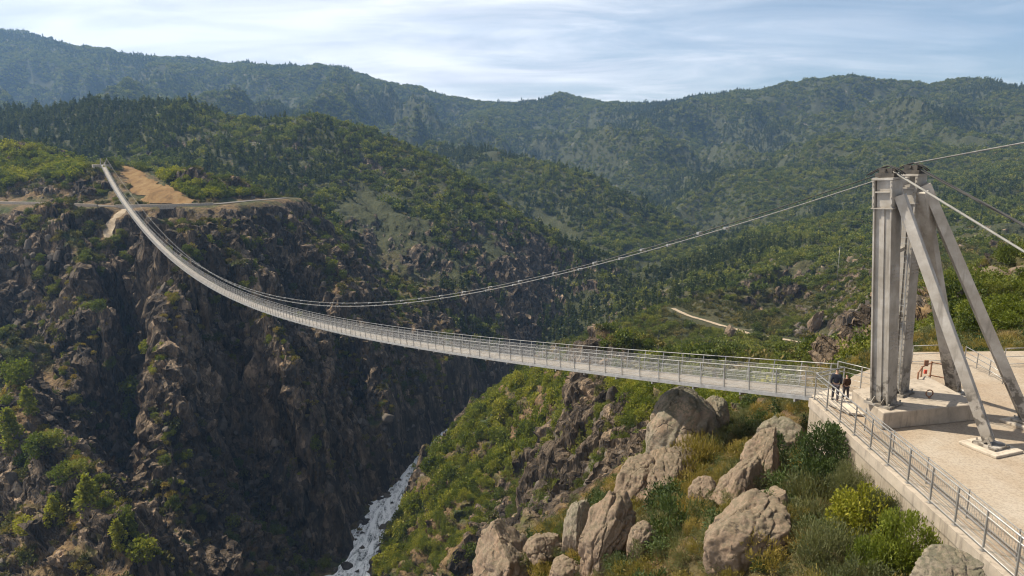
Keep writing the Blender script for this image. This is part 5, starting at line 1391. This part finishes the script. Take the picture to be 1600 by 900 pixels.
for args in (
    ('juniper',1222,728,78,86,35.5,'dark green bush in front of the round-topped pale boulder'),
    ('juniper',1284,718,88,92,34.5,'dark green bush against the far end of the concrete wall'),
    ('broom',1092,738,92,92,40.5,'golden broom bush right of the broken boulder, largest golden one'),
    ('broom',1150,690,70,52,45,'golden bush on the crest between dome boulder and pale boulder'),
    ('broom',1190,664,64,46,47,'golden bush on the crest close under the bridge deck'),
    ('grass',1130,705,80,46,43.5,'pale dry grass growing on the crest beside the dome boulder'),
    ('grass',1228,655,60,46,44,'brownish dry grass below the near end of the deck'),
    ('grass',1162,700,60,44,42,'tawny grass tuft above the cleft rock'),
    ('juniper',1052,830,92,110,32,'shaded green bush between the upright rock and the cracked slab'),
    ('oak',1075,862,60,60,30.5,'small dark bush low between the upright rock and cracked slab'),
    ('heather',1285,795,130,100,29,'reddish-brown heather bush right of the rounded rock shoulder'),
    ('heather',1256,838,96,96,27,'olive heather bush right of the broad cracked slab'),
    ('heather',1222,882,100,66,25.5,'grey-green heather bush under the broad cracked slab'),
    ('heather',1300,868,130,100,24,'twiggy grey-green bush with bare stems at the bottom edge'),
    ('oak',1345,815,96,100,25.5,'leafy green bush between heather and the concrete wall'),
    ('lime',1408,850,84,108,22.3,'bright yellow-green bush at the foot of the concrete wall'),
    ('lime',1362,880,70,80,22.6,'yellow-green bush left of the brightest bush by the wall'),
    ('heather',1375,782,70,66,26.5,'brown heather bush against the middle of the concrete wall'),
    ('heather',1330,750,70,60,29.5,'dull olive bush touching the concrete wall below the dark green bush'),
    ('heather',1150,890,110,56,26.5,'pale grey-green bush at the bottom edge below the cracked slab'),
    ('lime',972,888,54,44,33,'yellow bush at the bottom edge below the egg-shaped boulder'),
    ('lime',905,893,46,36,34.5,'small yellow bush below the slim grey boulder'),
    ('lime',855,893,36,34,36,'yellow bush right under the dark rugged boulder'),
    ('lime',880,846,40,46,38,'bright bush in the gap between rugged boulder and slim grey boulder'),
    ('broom',1022,866,40,56,31.5,'golden bush in shade under the upright rock'),
    ('broom',1120,790,48,70,33,'golden bush left of the cleft rock'),
    ('broom',1290,770,90,50,31,'rusty golden bush above the reddish-brown heather'),
    ('juniper',1100,815,60,70,32.5,'dark bush above the left edge of the cracked slab'),
    ('grass',1110,880,60,50,28,'dry grass tuft at the left foot of the cracked slab'),
    ('grass',1370,740,44,40,29.5,'dry grass tuft at the foot of the wall'),
    ('grass',1246,790,60,44,31,'straw-coloured tuft between the stepped rocks and the heather'),
    ('oak',1150,632,44,36,62,'round green bush half way under the bridge deck'),
    ('oak',1186,632,48,34,64,'round green bush right of its twin under the bridge deck'),
    ('oak',1100,640,40,40,66,'round green bush just behind the dome boulder'),
    ('heather',1245,648,44,34,44,'grey bush tucked under the near end of the bridge deck'),
    ): bush(*args)

# thin pole on the hillside beyond the road
p = hit(1306, 456); h = (456 - 386) / F_PX * math.hypot(p.y, p.z); gz = ground(p.x, p.y)
up_ = empty('utility_pole', (p.x, p.y, gz)); tag(up_, 'thin tall utility pole on the wooded hillside left of the tower columns', 'pole')
mb = MB(); mb.tube([(p.x, p.y, gz - 1), (p.x, p.y, gz + h)], [0.2, 0.1], 8); mb.build('pole', M_GALV, up_, smooth=True)
mb = MB(); mb.beam((p.x - 2.0, p.y, gz + h - 0.6), (p.x + 2.0, p.y, gz + h - 0.6), 0.14, 0.16); mb.build('crossarm', M_GALV, up_)
# ---------------------------------------------------------------- cliff pines, bushes beyond the plaza, people
PINE_NEAR = crown_mesh('crown', 1100, 46, 0.15, 41, 0.85, 1.05, 1.25, 'cone', up=0.5); PINE_NEAR.materials.append(M_GREEN)
PINE_NEAR2 = crown_mesh('crown', 1100, 36, 0.15, 42, 0.95, 0.9, 1.15, 'round', up=0.5); PINE_NEAR2.materials.append(M_GREEN)
tm = MB(); tm.tube([(0, 0, -0.4), (0.02, 0, 0.6), (-0.02, 0.02, 1.4), (0, 0, 2.2)], [0.07, 0.055, 0.035, 0.01], 6)
for a in range(9):
    z = 0.35 + a * 0.18; q = a * 2.4; r = 0.55 * (1 - z / 2.6); tm.tube([(0, 0, z), (math.cos(q) * r, math.sin(q) * r, z + 0.12)], [0.02, 0.008], 4)
TRUNK = tm.mesh('trunk'); TRUNK.materials.append(M_BARK)
def pine(px, py, h_px, label, k):
    p = hit(px, py); h = h_px / F_PX * math.hypot(p.y, p.z) / 2.45
    o = empty('pine_tree', (p.x, p.y, ground(p.x, p.y) - 0.1), random.uniform(0, 6.28)); tag(o, label, 'tree', 'trees on the left gorge wall')
    c = link('crown', (PINE_NEAR, PINE_NEAR2)[k % 2]); c.parent = o; c.scale = (h, h, h)
    t = link('trunk', TRUNK); t.parent = o; t.scale = (h, h, h)
for k, a in enumerate((
    (140,806,62,'tall pointed pine standing alone on the rocky rib at lower left'),
    (64,722,50,'pine on the crest of the lower left rib, above the bright bushes'),
    (18,700,62,'dark broad pine at the left edge beside the shaded cliff'),
    (30,605,50,'dark pine high at the left edge of the gorge wall'),
    (45,650,46,'dark pine between the two left-edge pines'),
    (100,760,40,'small pine just above the tall pointed pine'),
    (186,858,46,'pine low on the rib to the right of the tall pointed pine'),
    (226,892,48,'lowest pine of the rib, at the bottom edge'),
    (205,840,36,'small pine between the two lowest pines of the rib'),
    (216,634,46,'round light pine on the gully edge under the main buttress'),
    (204,662,40,'pine lower in the gully than the round light one'),
    (234,560,32,'small pine high in the gully beside the main buttress'),
    (86,820,44,'bright spreading pine left of the tall pointed pine'),
    (40,838,34,'small dull pine low at the left edge'),
    )): pine(*a, k)
# green bushes on the knoll beyond the plaza
for k, (px, py, w, Y, nm, lab) in enumerate((
    (1575,478,60,62,'oak','big leafy bush behind the outer strut'),(1530,488,50,66,'oak','leafy bush seen between the two front struts'),(1598,490,50,60,'lime','bright bush at the right edge behind the fence'),
    (1548,458,44,80,'oak','bush just below the pale skyline rocks'),(1590,455,46,78,'lime','yellowish bush below the right end of the skyline rocks'),(1505,470,40,78,'oak','bush behind the top of the inner strut gap'),
    (1590,530,40,54,'grass','tawny grass clump behind the pipe fence'),(1540,565,34,46,'lime','low bush growing by the bent stair railing'),(1450,530,44,58,'heather','brown bush behind the rusty barrier'))):
    kk = Y / F_PX; c = at(px, py + w * 0.35, Y); g = ground(c.x, c.y)
    o = empty(CATN[nm], (c.x, c.y, min(c.z, g + 1.0)), random.uniform(0, 6)); tag(o, lab, 'bush' if nm != 'grass' else 'grass tuft', 'bushes beyond the plaza')
    fm, t2 = KIND[nm][k % 2]; r = w * kk / 2 * 1.15; zs = max(r * 0.95, (c.z + r - o.location.z) / 1.3)
    f = link('foliage', fm); f.parent = o; f.scale = (r, r, zs)
    s = link('stems', t2); s.parent = o; s.scale = (r, r, zs * 0.9)

def cloth_mat(name, c, rough=0.85):
    m, nt, out = new_mat(name); p = objco(nt)
    principled(nt, out, nt.ramp(nt.noise(p, 9, 4), [(0.3, tuple(x * 0.7 for x in c)), (0.7, c)]), rough, spec=0.2); return m
M_SKIN = cloth_mat('skin', (0.45, 0.28, 0.20), 0.6)
def skin_body(name, joints, edges, mat, parent, loc, rz, sub=2):
    me = bpy.data.meshes.new(name); me.from_pydata([j[0] for j in joints], edges, []); o = link(name, me, mat, parent, loc, (0, 0, rz))
    sk = o.modifiers.new('body', 'SKIN'); sl = me.skin_vertices[0].data
    for k, j in enumerate(joints): sl[k].radius = j[1] if isinstance(j[1], tuple) else (j[1], j[1])
    sl[0].use_root = True; sk.use_smooth_shade = True
    s = o.modifiers.new('smooth', 'SUBSURF'); s.levels = sub; s.render_levels = sub
    return o
def person(p, height, rz, label, top, legs, hair, stride=0.16):
    """a standing figure: body one surface, jacket, trousers and hair over it"""
    k = height / 1.75; root = empty('person', p, rz); tag(root, label, 'person')
    root.scale = (k, k, k)
    def par(o): o.parent = root; o.location = (0, 0, 0); o.rotation_euler = (0, 0, 0); o.matrix_parent_inverse = Matrix(); return o
    f, b = stride, -stride
    J = [((0,0,0.95),(0.145,0.10)), ((0,0.01,1.15),(0.13,0.09)), ((0,0.0,1.36),(0.16,0.10)), ((0,0,1.47),(0.07,0.06)), ((0,0.015,1.545),(0.052,0.055)), ((0,0.03,1.63),(0.075,0.088)), ((0,0.03,1.72),(0.06,0.072)),
         ((-0.19,0,1.40),0.062), ((-0.235,-0.03,1.14),0.048), ((-0.225,0.08,0.92),0.036), ((-0.21,0.12,0.84),0.034),
         ((0.19,0,1.40),0.062), ((0.235,-0.03,1.14),0.048), ((0.225,0.08,0.92),0.036), ((0.21,0.12,0.84),0.034),
         ((-0.095,0.02,0.86),0.09), ((-0.10,f*0.75,0.49),0.062), ((-0.10,f*0.8,0.09),0.045), ((-0.11,f*0.8+0.15,0.04),0.035),
         ((0.095,0.0,0.86),0.09), ((0.10,b*0.55,0.49),0.062), ((0.10,b*1.3,0.10),0.045), ((0.11,b*1.3+0.15,0.04),0.035)]
    E = [(0,1),(1,2),(2,3),(3,4),(4,5),(5,6),(2,7),(7,8),(8,9),(9,10),(2,11),(11,12),(12,13),(13,14),(0,15),(15,16),(16,17),(17,18),(0,19),(19,20),(20,21),(21,22)]
    par(skin_body('body', J, E, M_SKIN, None, None, 0))
    g = 0.022
    Jt = [((0,0,0.90),(0.175,0.125)), ((0,0.01,1.15),(0.16,0.115)), ((0,0,1.36),(0.185,0.122)), ((0,0,1.475),(0.085,0.075)), ((-0.19,0,1.40),0.088), ((-0.235,-0.03,1.14),0.070), ((-0.227,0.075,0.93),0.055), ((0.19,0,1.40),0.088), ((0.235,-0.03,1.14),0.070), ((0.227,0.075,0.93),0.055)]
    par(skin_body('jacket', Jt, [(0,1),(1,2),(2,3),(2,4),(4,5),(5,6),(2,7),(7,8),(8,9)], top, None, None, 0))
    Jl = [((0,0.01,0.93),(0.16,0.115)), ((-0.095,0.02,0.85),0.108), ((-0.10,f*0.75,0.49),0.078), ((-0.10,f*0.8,0.10),0.062), ((0.095,0,0.85),0.108), ((0.10,b*0.55,0.49),0.078), ((0.10,b*1.3,0.11),0.062)]
    par(skin_body('trousers', Jl, [(0,1),(1,2),(2,3),(0,4),(4,5),(5,6)], legs, None, None, 0))
    Js = [((0,-0.012,1.66),(0.088,0.088)), ((0,-0.002,1.735),(0.08,0.088))]
    par(skin_body('hair', Js, [(0,1)], hair, None, None, 0, 1))
    for s_, yy in ((-0.105, f*0.8), (0.105, b*1.3)):
        mb = MB(); mb.box((s_, yy + 0.06, 0.035), (0.09, 0.27, 0.07)); sh = mb.build('shoe', M_SADDLE, None, bevel=0.02); par(sh)
    for q in (-1, 1):
        for t_ in range(4):                     # fingers
            mb = MB(); x = q * 0.21 + (t_ - 1.5) * 0.006; y = 0.10 + t_ * 0.018
            mb.tube([(x, y, 0.84), (x - q * 0.012, y + 0.012, 0.79), (x - q * 0.022, y + 0.004, 0.75 + 0.006 * abs(t_ - 1))], [0.009, 0.008, 0.006], 5); par(mb.build('finger', M_SKIN, None, smooth=True))
    nose = MB(); nose.tube([(0, 0.115, 1.665), (0, 0.138, 1.63), (0, 0.115, 1.622)], [0.008, 0.014, 0.01], 6); par(nose.build('nose', M_SKIN, None, smooth=True))
    return root
M_NAVY = cloth_mat('dark_navy_cloth', (0.028, 0.030, 0.045)); M_BROWN = cloth_mat('dark_brown_cloth', (0.06, 0.032, 0.022)); M_GREYT = cloth_mat('dark_grey_trousers', (0.055, 0.05, 0.058)); M_HAIR = cloth_mat('dark_hair', (0.022, 0.015, 0.012))
zf_ = GROUND_Z + 0.16
pA = at_z(1304, 626, zf_); person((pA.x, pA.y, zf_), 1.72, R(-20), 'person in a dark navy jacket, taller of the two at the bridge entrance', M_NAVY, M_GREYT, M_HAIR)
pB = at_z(1317, 624, zf_); person((pB.x + 0.12, pB.y, zf_), 1.36, R(10), 'shorter person in a dark brown jacket at the bridge entrance', M_BROWN, M_GREYT, M_HAIR, 0.1)
